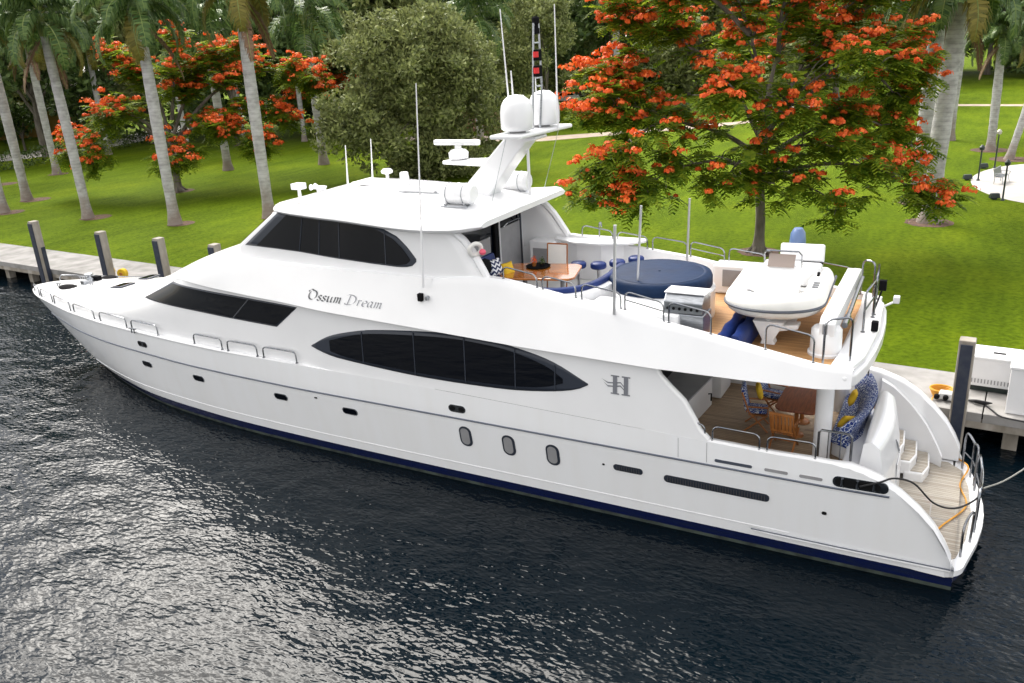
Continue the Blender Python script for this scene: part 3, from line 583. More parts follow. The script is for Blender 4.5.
# parked cars in the shade beyond the path
def car(label,loc,rz):
    t=thing('parked_car',label,'car',loc,rz,'cars parked in the shade beyond the path')
    prof=[(-2.2,.35),(-2.2,.8),(-1.95,1.0),(-1.3,1.05),(-.7,1.62),(.9,1.66),(1.7,1.12),(2.15,1.0),(2.25,.5),(2.2,.35)]
    MB().prism(prof,-.88,.88,'y').build('body',CARW,t,bevel=.08)
    MB().prism([(-1.1,1.1),(-.62,1.56),(.84,1.6),(1.45,1.14)],-.895,.895,'y').build('side_window',GLASS,t,smooth=False)
    for x in (-1.4,1.4):
        for y in (-.8,.8): MB().lathe([(.33,-.1),(.33,.1)],(x,y,.33),16,'y').build('wheel',BLACK,t)
car('white parked car seen left of the satellite domes',(-62,108,G),.5)
car('white parked car seen right of the satellite domes',(-46,104,G),.4)
car('white parked car under the left edge of the big flame tree',(-39,106,G),.3)
car('white parked car glimpsed behind the left flame tree limbs',(-91,86,G),1.0)
# ---- patio lamps, bench, ground floodlights
for x,y,hh,lab in [(11.3,41.2,2.15,'dark lamp post at the left tip of the patio'),(12.2,46.4,2.5,'taller lamp post with pale lantern behind the patio bench'),(12.6,34.8,2.2,'dark lamp post nearest the dock, right of the patio bench')]:
    t=thing('lamp_post',lab,'lamp post',(x,y,G),0,'lamp posts round the patio')
    MB().lathe([(.11,0),(.09,.08),(.05,.12),(.045,hh-.3),(.07,hh-.28)],(0,0,0),10).build('post',POSTG,t)
    MB().lathe([(.07,0),(.14,.05),(.16,.2),(.05,.34),(.0,.36)],(0,0,hh-.29),10).build('lantern',LENS if hh>2.4 else POSTG,t)
for x,y,lab in [(10.7,41.4,'small dark green ground floodlight left of the patio tip'),(11.55,46.2,'small dark ground floodlight behind the patio'),(12.2,35.1,'green ground floodlight before the patio lamp nearest the dock')]:
    t=thing('floodlight',lab,'floodlight',(x,y,G),.4,'ground floodlights round the patio')
    MB().box((0,0,.2),(.55,.3,.28),taper=.8).build('housing',POSTG,t,bevel=.03); MB().box((0,0,.04),(.2,.2,.1)).build('foot',POSTG,t,smooth=False)
t=thing('park_bench','grey metal bench on the pale patio','bench',(12.55,40.6,1.056),R(75))
b=MB()
for k in range(5): b.box((0,-.2+k*.1,.44),(1.5,.08,.03))
b.build('seat',STEELD,t,smooth=False)
b=MB()
for k in range(14): b.box((-.7+k*.108,.27,.68),(.03,.03,.42),rx=-.2)
b.box((0,.32,.9),(1.5,.04,.05)); b.build('backrest',STEELD,t,smooth=False)
for sx in (-.68,.68):
    MB().tube(smooth_path([(sx,-.28,0),(sx,-.2,.4),(sx,-.26,.62),(sx,.22,.64)],4),.022,6).tube([(sx,.22,0),(sx,.2,.44),(sx,.33,.92)],.022,6).build('leg',STEELD,t)
# ================================================================== YACHT
yt = thing('yacht','large white motor yacht with dark tinted windows moored along the dock','yacht',(0,0,0))
HBt=[(-20.84,.10),(-20.6,.36),(-20.3,.54),(-19.6,.86),(-18.5,1.18),(-17.4,1.48),(-16.1,1.8),(-14,2.2),(-10.9,2.56),(-9.2,2.71),(-7.5,2.81),(-5,2.86),(9,2.86),(11.6,2.74)]
RUBt=[(-20.5,.02),(-19.5,.5),(-18,1.05),(-16.1,1.65),(-14,2.1),(-11.7,2.4),(-9.6,2.63),(-7,2.77),(-4.2,2.84),(9,2.84),(11.6,2.72)]
WLt=[(-17.9,.02),(-17.2,.35),(-16,.85),(-14.7,1.27),(-12.4,1.87),(-10.2,2.17),(-7.8,2.36),(-5,2.44),(0,2.48),(11.6,2.46)]
STEM=[(-.8,-16.3),(.05,-17.75),(.58,-18.79),(1.56,-19.97),(2.05,-20.5),(2.47,-20.74),(2.9,-20.84)]
ZSt=[(-20.84,2.88),(-17,2.78),(-11,2.8),(-5,2.8),(0,2.76),(5.5,2.64),(8,2.58),(9.0,2.60),(9.6,2.55),(10.1,2.37),(10.5,2.12),(10.85,1.82),(11.15,1.49),(11.38,1.12),(11.52,.82),(11.62,.52)]
def HB(X): return cub(X,HBt)
def ZS(X): return lerp(X,ZSt)
def ST(z): return lerp(z,STEM)
def hully(X,z):
    if z>=2.05:
        zs=max(ZS(X),2.06); w=min(1,(z-2.05)/(zs-2.05)); s0=ST(z)
        a=cub(-20.5+(X-s0)*(32.1/(11.6-s0)),RUBt); b_=cub(-20.84+(X-s0)*(32.44/(11.6-s0)),HBt); return a+(b_-a)*w
    s0=ST(z); w=max(0,(z-.05)/2.0)**.9; a=cub(-17.9+(X-s0)*(29.5/(11.6-s0)),WLt); b_=cub(-20.5+(X-s0)*(32.1/(11.6-s0)),RUBt)
    y=a+(b_-a)*w
    return y*(.93 if z<-.3 else 1)
NS=90
def hull_rows(levels,side,off=0):
    rows=[]
    for lv in levels:
        row=[]
        for i in range(NS+1):
            s=(i/NS)**1.7
            z=lv if lv<=2.05 else None
            if z is None:
                # fraction above the rub rail
                fr=lv-10; X=-20.7+32.3*s; zs=max(ZS(X),0); z=2.05+fr*(zs-2.05) if zs>2.05 else zs
                X=ST(z)+(11.6-ST(z))*s; zs=ZS(X); z=2.05+fr*(zs-2.05) if zs>2.05 else zs
            else: X=ST(z)+(11.6-ST(z))*s; z=min(z,ZS(X))
            row.append((X,side*(hully(X,z)+off),z))
        rows.append(row)
    return rows
b=MB()
for sd in (-1,1): b.grid(hull_rows([.33,.6,.9,1.2,1.5,1.8,2.05,10.33,10.66,11],sd))
b.add([(11.6,-2.7,.3),(11.6,2.7,.3),(11.6,2.7,.62),(11.6,-2.7,.62)],[(0,1,2,3)])
hull=b.build('hull',GELS,yt,angle=50,merge=True)
b=MB()
for sd in (-1,1): b.grid(hull_rows([.085,.2,.332],sd,.004))
b.add([(11.61,-2.5,.08),(11.61,2.5,.08),(11.61,2.5,.33),(11.61,-2.5,.33)],[(0,1,2,3)])
b.build('boot_stripe',BOOT,hull,merge=True)
b=MB()
for sd in (-1,1): b.grid(hull_rows([-.8,-.3,.0,.087],sd,.006))
b.build('waterline_scum',ALGAE,hull,merge=True)
for sd in (-1,1):
    p=[(X,sd*(hully(X,2.05)+.012),2.05) for X in np.linspace(-19.6,10.3,70)]
    MB().tube(p,.024,6).build('rub_rail',GREYLINE,hull)
    p=[(X,sd*(HB(X)-.03),ZS(X)-.01) for X in np.linspace(-20.8,-5,50)]
    MB().tube(p,[.055]*38+[.055*(1-i/12) +.004 for i in range(12)],8).build('gunwale',GEL,hull)
    p=[(X,sd*(hully(X,.62)+.004),.62) for X in np.linspace(-17,8.4,50)]
    MB().tube(p,.012,4).build('spray_line',GEL,hull)
    MB().tube([(X,sd*(hully(X,.50)+.03),.50) for X in np.linspace(7.6,11.55,12)],[.005]+[.035]*11,8).build('lower_fender_strip',GEL,hull)
    MB().tube([(X,sd*(hully(X,.56)+.07),.56) for X in np.linspace(7.6,11.6,12)],.014,6).build('lower_fender_trim',GREYLINE,hull)
# ---- superstructure shell
ZCt=[(-20.84,2.94),(-20.2,3.06),(-19,3.17),(-17.5,3.28),(-16,3.36),(-15,3.44),(-14.2,3.60),(-13.3,3.88),(-12.4,4.16),(-11.7,4.38),(-10.4,4.90),(-9.36,5.30),(-8.5,5.58),(-7.8,5.73),(-7,5.80),(1.3,5.80)]
def inset(X):
    t=min(1,max(0,(X+5.6)/2.2)); t=t*t*(3-2*t); u=min(1,max(0,(X+20.8)/2)); return (.15*(1-t)+.012*t)*u
def WB(X): return HB(X)-inset(X)
NNt=[(-20.84,2.5),(-18,3.6),(-16,3.4),(-14.5,3.0),(-13.5,3),(-12,3.6),(-10.5,4.6),(-9,6),(-7,7.5),(-5,8),(2,8)]
def lean(z,zs): return .09*min(1,max(0,(z-zs)/1.6))
BTOP=[(-.5,5.58),(.4,5.68),(1.0,5.73),(1.6,5.69),(3,5.47),(4.6,5.28),(5.5,5.12),(6.6,4.96),(7.75,4.78),(8.7,4.64),(9.4,4.56)]
def bandy(X,z):
    if X<=-.4: return sy(X,z)
    return WB(X)+.075-SLOPE*(z-lerp(X,SEAM))-max(0,X-8.9)*.35
SEAM=[(-7,4.66),(-4.6,4.55),(-1.24,4.41),(2.08,4.26),(5.4,4.17),(7.3,4.18),(9.4,4.22)]
def seam(X):
    if X>-.4: return lerp(X,SEAM)
    zs=ZS(X); zc=cub(X,ZCt); return min(lerp(X,SEAM+[]) if X>-7 else 4.66+.03*(-7-X), zs+.83*(zc-zs))
def crease(X):
    if X>-7: return 5.58
    zs=ZS(X); zc=cub(X,ZCt); return zs+(zc-zs)*.93
def sstep(x,a,b): t=min(1,max(0,(x-a)/(b-a))); return t*t*(3-2*t)
def ySE(X,z):
    zs=ZS(X); zc=cub(X,ZCt); n=lerp(X,NNt); q=min(.99995,max(0,(z-zs)/(zc-zs))); return WB(X)*(1-q**n)**(1/n)
SLOPE=.34
def yPL(X,z,above):
    zs=ZS(X); k=WB(X)
    if above: return k+.075-.0*k-SLOPE*(z-seam(X))
    return k-lean(z,zs)
def sy(X,z,above=None):
    if above is None: above=z>seam(X)
    if X>-.4: return WB(X)-lean(z,ZS(X)) if not above else bandy(X,z)
    t=sstep(X,-11,-6.0); a=ySE(X,z)-lean(z,ZS(X))*min(1,max(0,(X+14)/5)); return a*(1-t)+yPL(X,z,above)*t
def section(X):
    zs,sm_,cz,zc=ZS(X),seam(X),crease(X),cub(X,ZCt); o=[]
    for k in range(11): z=zs+(sm_-zs)*k/10; o.append((X,sy(X,z,False),z))
    for k in range(11): z=sm_+(cz-sm_)*k/10; o.append((X,sy(X,z,True),z))
    yc=sy(X,cz,True); n=lerp(X,NNt); t=sstep(X,-11,-6.0); w=WB(X)
    for k in range(1,13):
        y=yc*(1-k/12); zse=zs+(zc-zs)*max(0,1-(y/w)**n)**(1/n); zpl=cz+(zc-cz)*(1-(y/max(yc,1e-4))**2)*.9+.0
        f=1-(y/max(yc,1e-4)); zz=max(cz,zse) if k>0 else cz
        o.append((X,y,zz*(1-t)+zpl*t))
    return o
rows=[]
for X in list(np.linspace(-20.8,-15.5,16))+list(np.linspace(-15.2,-7,36))+list(np.linspace(-6.6,-.4,16)):
    s=[(X,HB(X)-.01,ZS(X)-.012)]+section(X); rows.append([(x,-y,z) for x,y,z in s]+[(x,y,z) for x,y,z in s[::-1]][1:])
house=MB().grid(rows).build('deckhouse',GEL,yt,angle=24)
# side walls below the upper deck, with the sweeping cut-out over the cockpit
CUT=[(5.33,4.25),(5.40,4.1),(5.5,3.92),(5.74,3.69),(6.05,3.42),(6.27,3.06),(6.42,2.8),(6.62,2.62)]
def wall_top(X): return lerp(X,SEAM)+.03 if X<5.33 else lerp(X,CUT)
for sd in (-1,1):
    xs=list(np.linspace(-.4,5.3,16))+[5.33,5.36,5.4,5.45,5.5,5.6,5.74,5.9,6.05,6.16,6.27,6.35,6.42,6.52,6.62]
    rows=[[(X,sd*sy(X,ZS(X)+(wall_top(X)-ZS(X))*k/8,False),ZS(X)+(wall_top(X)-ZS(X))*k/8) for k in range(9)] for X in xs]
    rin=[[(x,y-sd*.16,z) for x,y,z in r] for r in rows]
    bb=MB().grid(rows).grid(rin); bb.tube([(X,sd*(sy(X,z,False)-.08),z) for X,z in CUT],.085,8)
    bb.build('side_wing',GEL,yt,angle=60)
# ---- flybridge bulwark band
for sd in (-1,1):
    rows=[]
    for X in np.linspace(-.3995,9.4,32):
        zb,zt=lerp(X,SEAM),lerp(X,BTOP); yt_=bandy(X,zt-.05); r=[(X,sd*2.6,zb)]
        r+=[(X,sd*bandy(X,zb+(zt-.05-zb)*k/9),zb+(zt-.05-zb)*k/9) for k in range(10)]
        r+=[(X,sd*(yt_-.04),zt),(X,sd*(yt_-.20),zt),(X,sd*(yt_-.24),4.44)]
        rows.append(r)
    bnd=MB().grid(rows).build('flybridge_bulwark',GEL,yt,angle=40)
    if sd<0: band=bnd
b=MB()
aft=[(9.30,-2.74),(9.46,-2.5),(9.58,-1.9),(9.66,-1),(9.69,0),(9.66,1),(9.58,1.9),(9.46,2.5),(9.30,2.74)]
b.prism([(-2,-2.74),(9.2,-2.74)]+aft+[(9.2,2.74),(-2,2.74)],4.19,4.46)
b.build('upper_deck',GEL,yt,smooth=False,bevel=.05,seg=3)
aft2=[(8.95,-2.62),(9.36,-2.52),(9.52,-1.8),(9.6,0),(9.52,1.8),(9.36,2.52),(8.95,2.62),(9.0,1.8),(9.05,0),(9.0,-1.8)]
MB().prism(aft2,4.46,4.60).build('aft_coaming',GEL,yt,smooth=False,bevel=.05,seg=3)
MB().add([(4.9,-2.5,4.468),(8.98,-2.5,4.468),(8.98,2.5,4.468),(4.9,2.5,4.468)],[(0,1,2,3)]).build('upper_deck_teak',TEAKF,yt,smooth=False)
MB().add([(-.3,-2.5,4.466),(4.9,-2.5,4.466),(4.9,2.5,4.466),(-.3,2.5,4.466)],[(0,1,2,3)]).build('upper_deck_nonskid',NONSKID,yt,smooth=False)
# ---- windows laid on the curved sides
def resamp(pts,n):
    P=[Vector((p[0],p[1],0)) for p in pts]; Lc=[0]
    for p,q in zip(P,P[1:]): Lc.append(Lc[-1]+(q-p).length)
    o=[]
    for k in range(n+1):
        t=Lc[-1]*k/n; j=0
        while j<len(P)-2 and Lc[j+1]<t: j+=1
        p=P[j].lerp(P[j+1],(t-Lc[j])/max(1e-9,Lc[j+1]-Lc[j])); o.append((p.x,p.y))
    return o
def plate(lo,up,yf,sd,off,n=36,m=8,sm=True):
    if sm:
        lo=[(p.x,p.y) for p in smooth_path([(a,b_,0) for a,b_ in lo],5)]; up=[(p.x,p.y) for p in smooth_path([(a,b_,0) for a,b_ in up],5)]
    lo,up=resamp(lo,n),resamp(up,n); rows=[]
    for (x0,z0),(x1,z1) in zip(lo,up):
        rows.append([(x0+(x1-x0)*k/m,sd*(yf(x0+(x1-x0)*k/m,z0+(z1-z0)*k/m)+off),z0+(z1-z0)*k/m) for k in range(m+1)])
    return MB().grid(rows)
def grow(lo,up,g):
    P=lo+up; cx=sum(p[0] for p in P)/len(P); cz=sum(p[1] for p in P)/len(P); w=max(p[0] for p in P)-cx; h=max(p[1] for p in P)-cz
    f=lambda p:(cx+(p[0]-cx)*(1+g/w),cz+(p[1]-cz)*(1+g/h)); return [f(p) for p in lo],[f(p) for p in up]
def window(name,lo,up,yf,parent,g=.07,mull=(),sm=True,glo=None,gup=None):
    for sd in (-1,1):
        l2,u2=grow(lo,up,g)
        fr=plate(l2,u2,yf,sd,.012,sm=sm).build(name,FRAMEM,parent,solid=.03)
        if sd<0: fr['label']='port side '+name.replace('_',' ')
        plate(glo or lo,gup or up,yf,sd,.022,sm=sm).build('glass_pane',GLASS,fr if parent is yt else parent)
        for X,X2 in mull:
            L_=resamp(lo,80);U_=resamp(up,80); z0=min(L_,key=lambda p:abs(p[0]-X))[1]; z1=min(U_,key=lambda p:abs(p[0]-X2))[1]
            pts=[(X+(X2-X)*k/6,sd*(yf(X+(X2-X)*k/6,z0+(z1-z0)*k/6)+.024),z0+(z1-z0)*k/6) for k in range(7)]
            MB().tube(pts,.018,5).build('mullion',FRAMEM,fr if parent is yt else parent)
window('forward_window',[(-11.75,3.93),(-8.6,3.88),(-5.75,3.82)],[(-10.15,4.54),(-7.3,4.48),(-4.9,4.40)],sy,yt,.05,mull=((-7.4,-6.7),),sm=False)
OL=[(-4.40,3.40),(-3.9,3.28),(-3.13,3.19),(-.88,3.07),(1.47,3.09),(2.7,3.2),(3.45,3.34),(3.80,3.50)]
OU=[(-4.40,3.42),(-3.73,3.76),(-2.9,3.98),(-2.02,4.12),(-.16,4.26),(1.0,4.24),(1.9,4.15),(2.9,3.93),(3.80,3.53)]
GOL=[(-3.72,3.36),(-3.0,3.24),(-.88,3.14),(1.4,3.16),(2.6,3.27),(3.2,3.45)]; GOU=[(-3.72,3.66),(-2.9,3.90),(-2.02,4.04),(-.16,4.17),(1.0,4.15),(1.9,4.05),(2.75,3.82),(3.2,3.56)]
window('saloon_window',OL,OU,sy,yt,.03,glo=GOL,gup=GOU,mull=((-2.6,-2.6),(-.95,-.95),(.55,.55),(1.95,1.95),(3.0,3.0)))
# ---- pilothouse
def pw(z): return 2.44-.15*(z-5.3)/1.65
def pwx(X,z): return pw(z)-.022*max(0,-3.2-X)**1.5
def pxc(z): return -7.0+1.5*max(z-5.95,-.03)
PAFT=[(5.25,1.32),(5.55,1.12),(5.8,.98),(6.08,.8),(6.3,.65),(6.54,.42),(6.75,.1),(6.95,-.3)]
rows=[]
for z in np.linspace(5.25,6.95,14):
    xc=pxc(z); w=pwx(xc,z); xa=lerp(z,PAFT); r=[(xa+(xc-xa)*k/16,-pwx(xa+(xc-xa)*k/16,z),z) for k in range(17)]
    for k in range(1,24):
        a=math.pi*k/24; r.append((xc-.50*abs(math.sin(a)),-w*math.copysign(abs(math.cos(a))**.75,math.cos(a)),z))
    r+=[(xc+(xa-xc)*k/16,pwx(xc+(xa-xc)*k/16,z),z) for k in range(17)]
    rows.append(r)
ph=MB().grid(rows).build('pilothouse',GEL,yt,angle=60,solid=.13)
for sd in (-1,1):
    MB().tube([(x,sd*(pw(z)-.07),z) for z,x in PAFT],.10,8).build('wing_edge',GEL,ph)
pf=lambda X,z:pwx(X,z)
GPL=[(-6.38,5.98),(-5.6,5.97),(-4.7,5.95),(-3.7,5.89),(-2.4,5.83),(-1.5,5.81),(-1.22,5.86),(-1.1,5.95)]; GPU=[(-5.15,6.88),(-4.6,6.87),(-3.6,6.82),(-2.8,6.77),(-2.1,6.68),(-1.6,6.47),(-1.3,6.23),(-1.1,5.99)]
window('pilothouse_window',[(-6.80,5.97),(-5.6,5.96),(-4.7,5.94),(-3.7,5.88),(-2.4,5.82),(-1.5,5.79),(-1.12,5.82),(-.96,5.95)],[(-5.42,6.90),(-4.6,6.88),(-3.6,6.83),(-2.8,6.79),(-2.0,6.71),(-1.5,6.52),(-1.2,6.28),(-.96,6.02)],pf,yt,.035,glo=GPL,gup=GPU,mull=((-4.75,-4.55),(-4.05,-3.95),(-3.35,-3.3),(-1.85,-1.85)),sm=False)
rows=[]
for z in np.linspace(5.98,6.88,8):
    xc=pxc(z); w=pwx(xc,z)+.012; r=[]
    for k in range(2,23):
        a=math.pi*k/24; r.append((xc-.515*abs(math.sin(a)),-w*math.copysign(abs(math.cos(a))**.75,math.cos(a)),z))
    rows.append(r)
ws=MB().grid(rows).build('windscreen',GLASS,ph)
# aft bulkhead of the pilothouse with doors
MB().box((-.42,2.2,5.7),(.08,.3,2.45)).build('pilothouse_bulkhead',GEL,yt,smooth=False,bevel=.01)
dr=MB().box((-.40,-.08,5.75),(.06,4.2,2.35)).build('pilothouse_door',GLASS,yt,smooth=False)
MB().box((-.35,1.45,5.30),(.05,1.2,1.6)).build('door_panel',GREYUPH,dr,smooth=False,bevel=.01)
MB().box((-.35,-.35,5.25),(.05,1.3,1.5)).build('door_panel',GREYUPH,dr,smooth=False,bevel=.01)
MB().tube([(-.30,1.0,6.12),(-.22,1.1,6.22),(-.22,1.8,6.22),(-.30,1.9,6.12)],.02,6).build('door_handle',STEEL,dr)
MB().box((-.33,.62,5.75),(.05,.16,2.35)).build('door_post',BLACK,dr,smooth=False)
MB().tube([(-.30,.78,4.5),(-.30,.78,6.9)],.025,6).build('door_post',GEL,dr); MB().box((-.33,2.06,5.75),(.05,.07,2.35)).build('door_post',FRAMEM,dr,smooth=False)
MB().box((.45,2.1,5.02),(.8,.55,1.1)).build('bar_locker',GEL,yt,smooth=False,bevel=.04)
MB().box((.45,1.815,5.02),(.55,.02,.7)).build('locker_door',GREYUPH,yt,smooth=False,bevel=.008)
# ---- hardtop
WR=[(-6.34,.0),(-6.32,.6),(-6.24,1.15),(-6.1,1.6),(-5.82,2.02),(-5.4,2.32),(-4.6,2.50),(-3.5,2.57),(.5,2.60),(.85,2.52),(1.0,2.36)]
ZE=[(-6.34,6.86),(-5.4,6.90),(-3.4,6.84),(-.8,6.70),(.2,6.74),(.7,6.80),(1.1,6.88)]
ZT=[(-6.34,6.97),(-6.1,7.04),(-5.7,7.13),(-5,7.24),(-3.5,7.34),(-1.5,7.36),(0,7.27),(.7,7.12),(1.08,6.96)]
rows=[]
for X in list(np.linspace(-6.335,-4.6,22))+list(np.linspace(-4.3,.6,14))+[.75,.85,.93,1.0]:
    w=max(.04,cub(X,WR)); ze=cub(X,ZE); zt=cub(X,ZT); k=min(1,w/.6); h=min(.26,zt-ze)
    half=[(0,ze),(w-.12*k,ze),(w-.03*k,ze+.05),(w,ze+h*.35),(w-.03*k,ze+h*.6),(w-.12*k,ze+h*.82),(w-.3*k,ze+h)]
    for t in (.75,.5,.25,0): half.append(((w-.3*k)*t,ze+h+(zt-ze-h)*(1-t*t)))
    rows.append([(X,-y,z) for y,z in half]+[(X,y,z) for y,z in half[::-1]][1:-1])
b=MB().grid(rows,True); b.add(rows[-1],[tuple(range(len(rows[-1])))]); b.add(rows[0],[tuple(range(len(rows[0])))])
top=b.build('hardtop',GEL,yt,angle=50)
for sd in (-1,1): MB().tube([(X,sd*(cub(X,WR)-.42),cub(X,ZE)+.285+.0*X) for X in np.linspace(-5.2,.2,20)],.012,4).build('roof_groove',GREYUPH,top)
# ---- radar arch
ra=MB().prism([(-.92,7.2),(.06,7.2),(.60,7.9),(1.22,8.62),(1.5,8.66),(1.5,8.74),(.66,8.74),(.34,8.42)],-.34,.34,'y').build('radar_arch',GEL,yt,smooth=False,bevel=.07,seg=3)
MB().prism([(.1,7.96),(-1.36,8.0),(-1.36,8.09),(.2,8.16)],-.2,.2,'y').build('radar_bracket',GEL,ra,smooth=False,bevel=.03)
b=MB(); b.lathe([(.12,0),(.26,.06),(.27,.2),(.2,.27),(.09,.30),(.09,.40)],(-.95,0,8.09),16); b.build('radar_gearbox',GEL,ra)
MB().box((-.98,0,8.55),(1.36,.14,.14),rz=.05).build('radar_scanner',GEL,ra,smooth=False,bevel=.04,seg=3)
b=MB(); b.add([(.72,-1.25,8.78),(1.55,-1.2,8.78),(1.75,1.35,8.78),(.85,1.35,8.78),(.72,-1.25,8.88),(1.55,-1.2,8.88),(1.75,1.35,8.88),(.85,1.35,8.88)],[(0,3,2,1),(4,5,6,7),(0,1,5,4),(1,2,6,5),(2,3,7,6),(3,0,4,7)])
b.build('arch_wing',GEL,ra,smooth=False,bevel=.045,seg=3)
dome=[(.0,-.02),(.33,0),(.395,.05),(.40,.2),(.40,.42),(.375,.58),(.30,.72),(.18,.81),(.0,.84)]
for y in (-.62,.74): 
    d=MB().lathe(dome,(1.17+.06*(y>0),y,8.93),28,caps=False).build('satellite_dome',GEL,ra,angle=70)
    MB().lathe([(.2,0),(.2,.1)],(1.17,y,8.85),12).build('dome_foot',GREYUPH,ra)
b=MB(); b.tube([(1.25,.05,8.85),(1.28,.1,9.9),(1.36,.1,11.35)],.028,6); b.tube([(1.32,.3,8.85),(1.42,.3,9.9),(1.42,.25,11.35)],.028,6)
for z in (9.7,9.9,10.1,10.5,10.9,11.3): b.tube([(1.36,.1,z),(1.42,.27,z)],.02,5)
sm_=b.build('signal_mast',STEELD,ra)
for z in (10.25,10.62): 
    MB().box((1.38,.18,z),(.17,.2,.26)).build('navigation_light',BLACK,ra,smooth=False,bevel=.02); MB().lathe([(.07,0),(.07,.13)],(1.40,.08,z-.05),10).build('red_lens',RED,ra)
MB().lathe([(.09,0),(.09,.12),(.06,.14),(.06,.22),(.09,.24),(.09,.36),(.05,.4)],(1.38,.18,11.1),10).build('masthead_light',BLACK,ra)
MB().tube([(1.0,.2,7.2),(1.0,.2,8.85)],.04,8).build('arch_post',GEL,ra)
for p_,q_ in (((.7,1.6,7.05),(1.55,.9,8.78)),((.75,-1.5,7.05),(1.0,-.9,8.78))): MB().tube([p_,q_],.007,4).build('stay_wire',STEELD,ra)
def whip(p,q,r=.022): return MB().tube([p,tuple(p[i]+(q[i]-p[i])*.35 for i in range(3)),q],[r*1.5,r,r*.6],6).build('whip_antenna',GEL,yt)
whip((1.7,.55,8.86),(1.74,.5,11.75)); whip((.86,-.35,8.86),(.72,-.35,11.7)); whip((.95,-.3,8.86),(.9,-.3,10.3),.03)
whip((-.55,-2.72,5.4),(-.23,-2.72,10.2)); whip((-4.74,-.04,7.25),(-4.66,-.04,8.45)); whip((-4.65,1.0,7.2),(-4.55,1.0,8.5)); whip((1.1,.6,8.86),(1.1,.6,10.2),.02)
# roof gear
b=MB(); b.lathe([(.06,0),(.05,.18),(.05,.2)],(0,0,0),8); b.box((0,0,.3),(.34,.3,.17)); sl=b.build('searchlight',GEL,yt,bevel=.04,seg=3); sl.location=(-5.95,-.75,7.08)
b=MB(); 
for y in (-.09,.09): b.lathe([(.025,0),(.03,.3),(.09,.42)],(0,y,.1),10,axis='x')
b.box((.12,0,.04),(.1,.3,.1)); hn=b.build('horn',GEL,yt); hn.location=(-5.35,-.35,7.2); hn.rotation_euler=(0,0,math.pi)
MB().lathe([(.05,0),(.05,.16),(.17,.2),(.18,.26),(.12,.32),(0,.33)],(-4.2,1.15,7.3),16).build('gps_mushroom',GEL,yt)
MB().box((-4.1,.4,7.36),(1.0,.9,.05),ry=.06).build('roof_hatch',GEL,yt,smooth=False,bevel=.02)
b=MB(); b.box((-1.9,-.62,7.42),(1.1,.22,.16)); b.tube([(-2.3,-.62,7.35),(-2.32,-.62,7.85)],[.16,.12],10); b.build('covered_hoist',GEL,yt,bevel=.03)
MB().box((-1.85,-.64,7.33),(1.3,.12,.03)).build('hoist_track',STEELD,yt,smooth=False)
for (x,y,z) in ((-.25,-1.25,7.46),(.15,.95,7.42)):
    rf=MB().lathe([(.0,-.46),(.2,-.45),(.26,-.38),(.265,-.02),(.275,0),(.265,.02),(.26,.38),(.2,.45),(0,.46)],(x,y,z),20,axis='x',caps=False).build('life_raft_canister',GEL,yt)
    b=MB()
    for dx in (-.25,.22): b.tube([(x+dx,y+.27*math.cos(R(a)),z+.27*math.sin(R(a))) for a in range(0,361,20)],.012,5)
    for dx in (-.3,.3):
        b.tube([(x+dx,y-.28,z-.2),(x+dx,y-.2,z-.28),(x+dx,y+.2,z-.28)],.018,5)
    b.tube([(x-.4,y-.28,z-.28),(x+.4,y-.28,z-.28)],.018,5); b.build('raft_cradle',STEELD,rf)
# ---- foredeck fittings
def zdeck(X,Y):
    zs=ZS(X); zc=cub(X,ZCt); n=lerp(X,NNt); return zs+(zc-zs)*max(0,1-(abs(Y)/HB(X))**n)**(1/n)
for (x,y) in ((-15.5,-.15),(-15.6,1.05)):
    z=zdeck(x,y); b=MB().box((x,y,z+.02),(.62,.62,.06),ry=-.13); h_=b.build('foredeck_hatch',FRAMEM,yt,smooth=False,bevel=.02); MB().box((x,y,z+.045),(.5,.5,.03),ry=-.13).build('hatch_glass',GLASS,h_,smooth=False)
for (x,y,sx,sy_) in ((-18.05,-.55,.62,.26),(-17.55,.85,.5,.24)):
    MB().lathe([(.0,.05),(.4,.05),(.5,.02),(.5,-.02)],(x,y,zdeck(x,y)),16,sx=sx*1.5,sy=sy_*1.9).build('anchor_pocket',BLACK,yt)
b=MB(); x,y=-17.75,.15; z=zdeck(x,y); b.lathe([(.14,0),(.13,.12),(.09,.16),(.09,.24),(.15,.28),(.15,.33),(0,.35)],(x,y,z),14); b.box((x+.1,y-.25,z+.08),(.2,.3,.16)); b.build('windlass',STEELD,yt,bevel=.01)
MB().box((-17.7,.42,zdeck(-17.7,.42)+.08),(.3,.22,.18)).build('windlass_motor',BLACK,yt,smooth=False,bevel=.03)
for (x,y) in ((-18.7,-.5),(-18.7,.55),(-12.2,-2.5),(-12.2,2.5),(-17.2,-.2)):
    z=zdeck(x,y)+.0; b=MB(); b.tube([(x-.16,y,z+.12),(x+.16,y,z+.12)],.025,6)
    for dx in (-.06,.06): b.tube([(x+dx,y,z-.03),(x+dx,y,z+.12)],.022,6)
    b.build('deck_cleat',STEEL,yt)
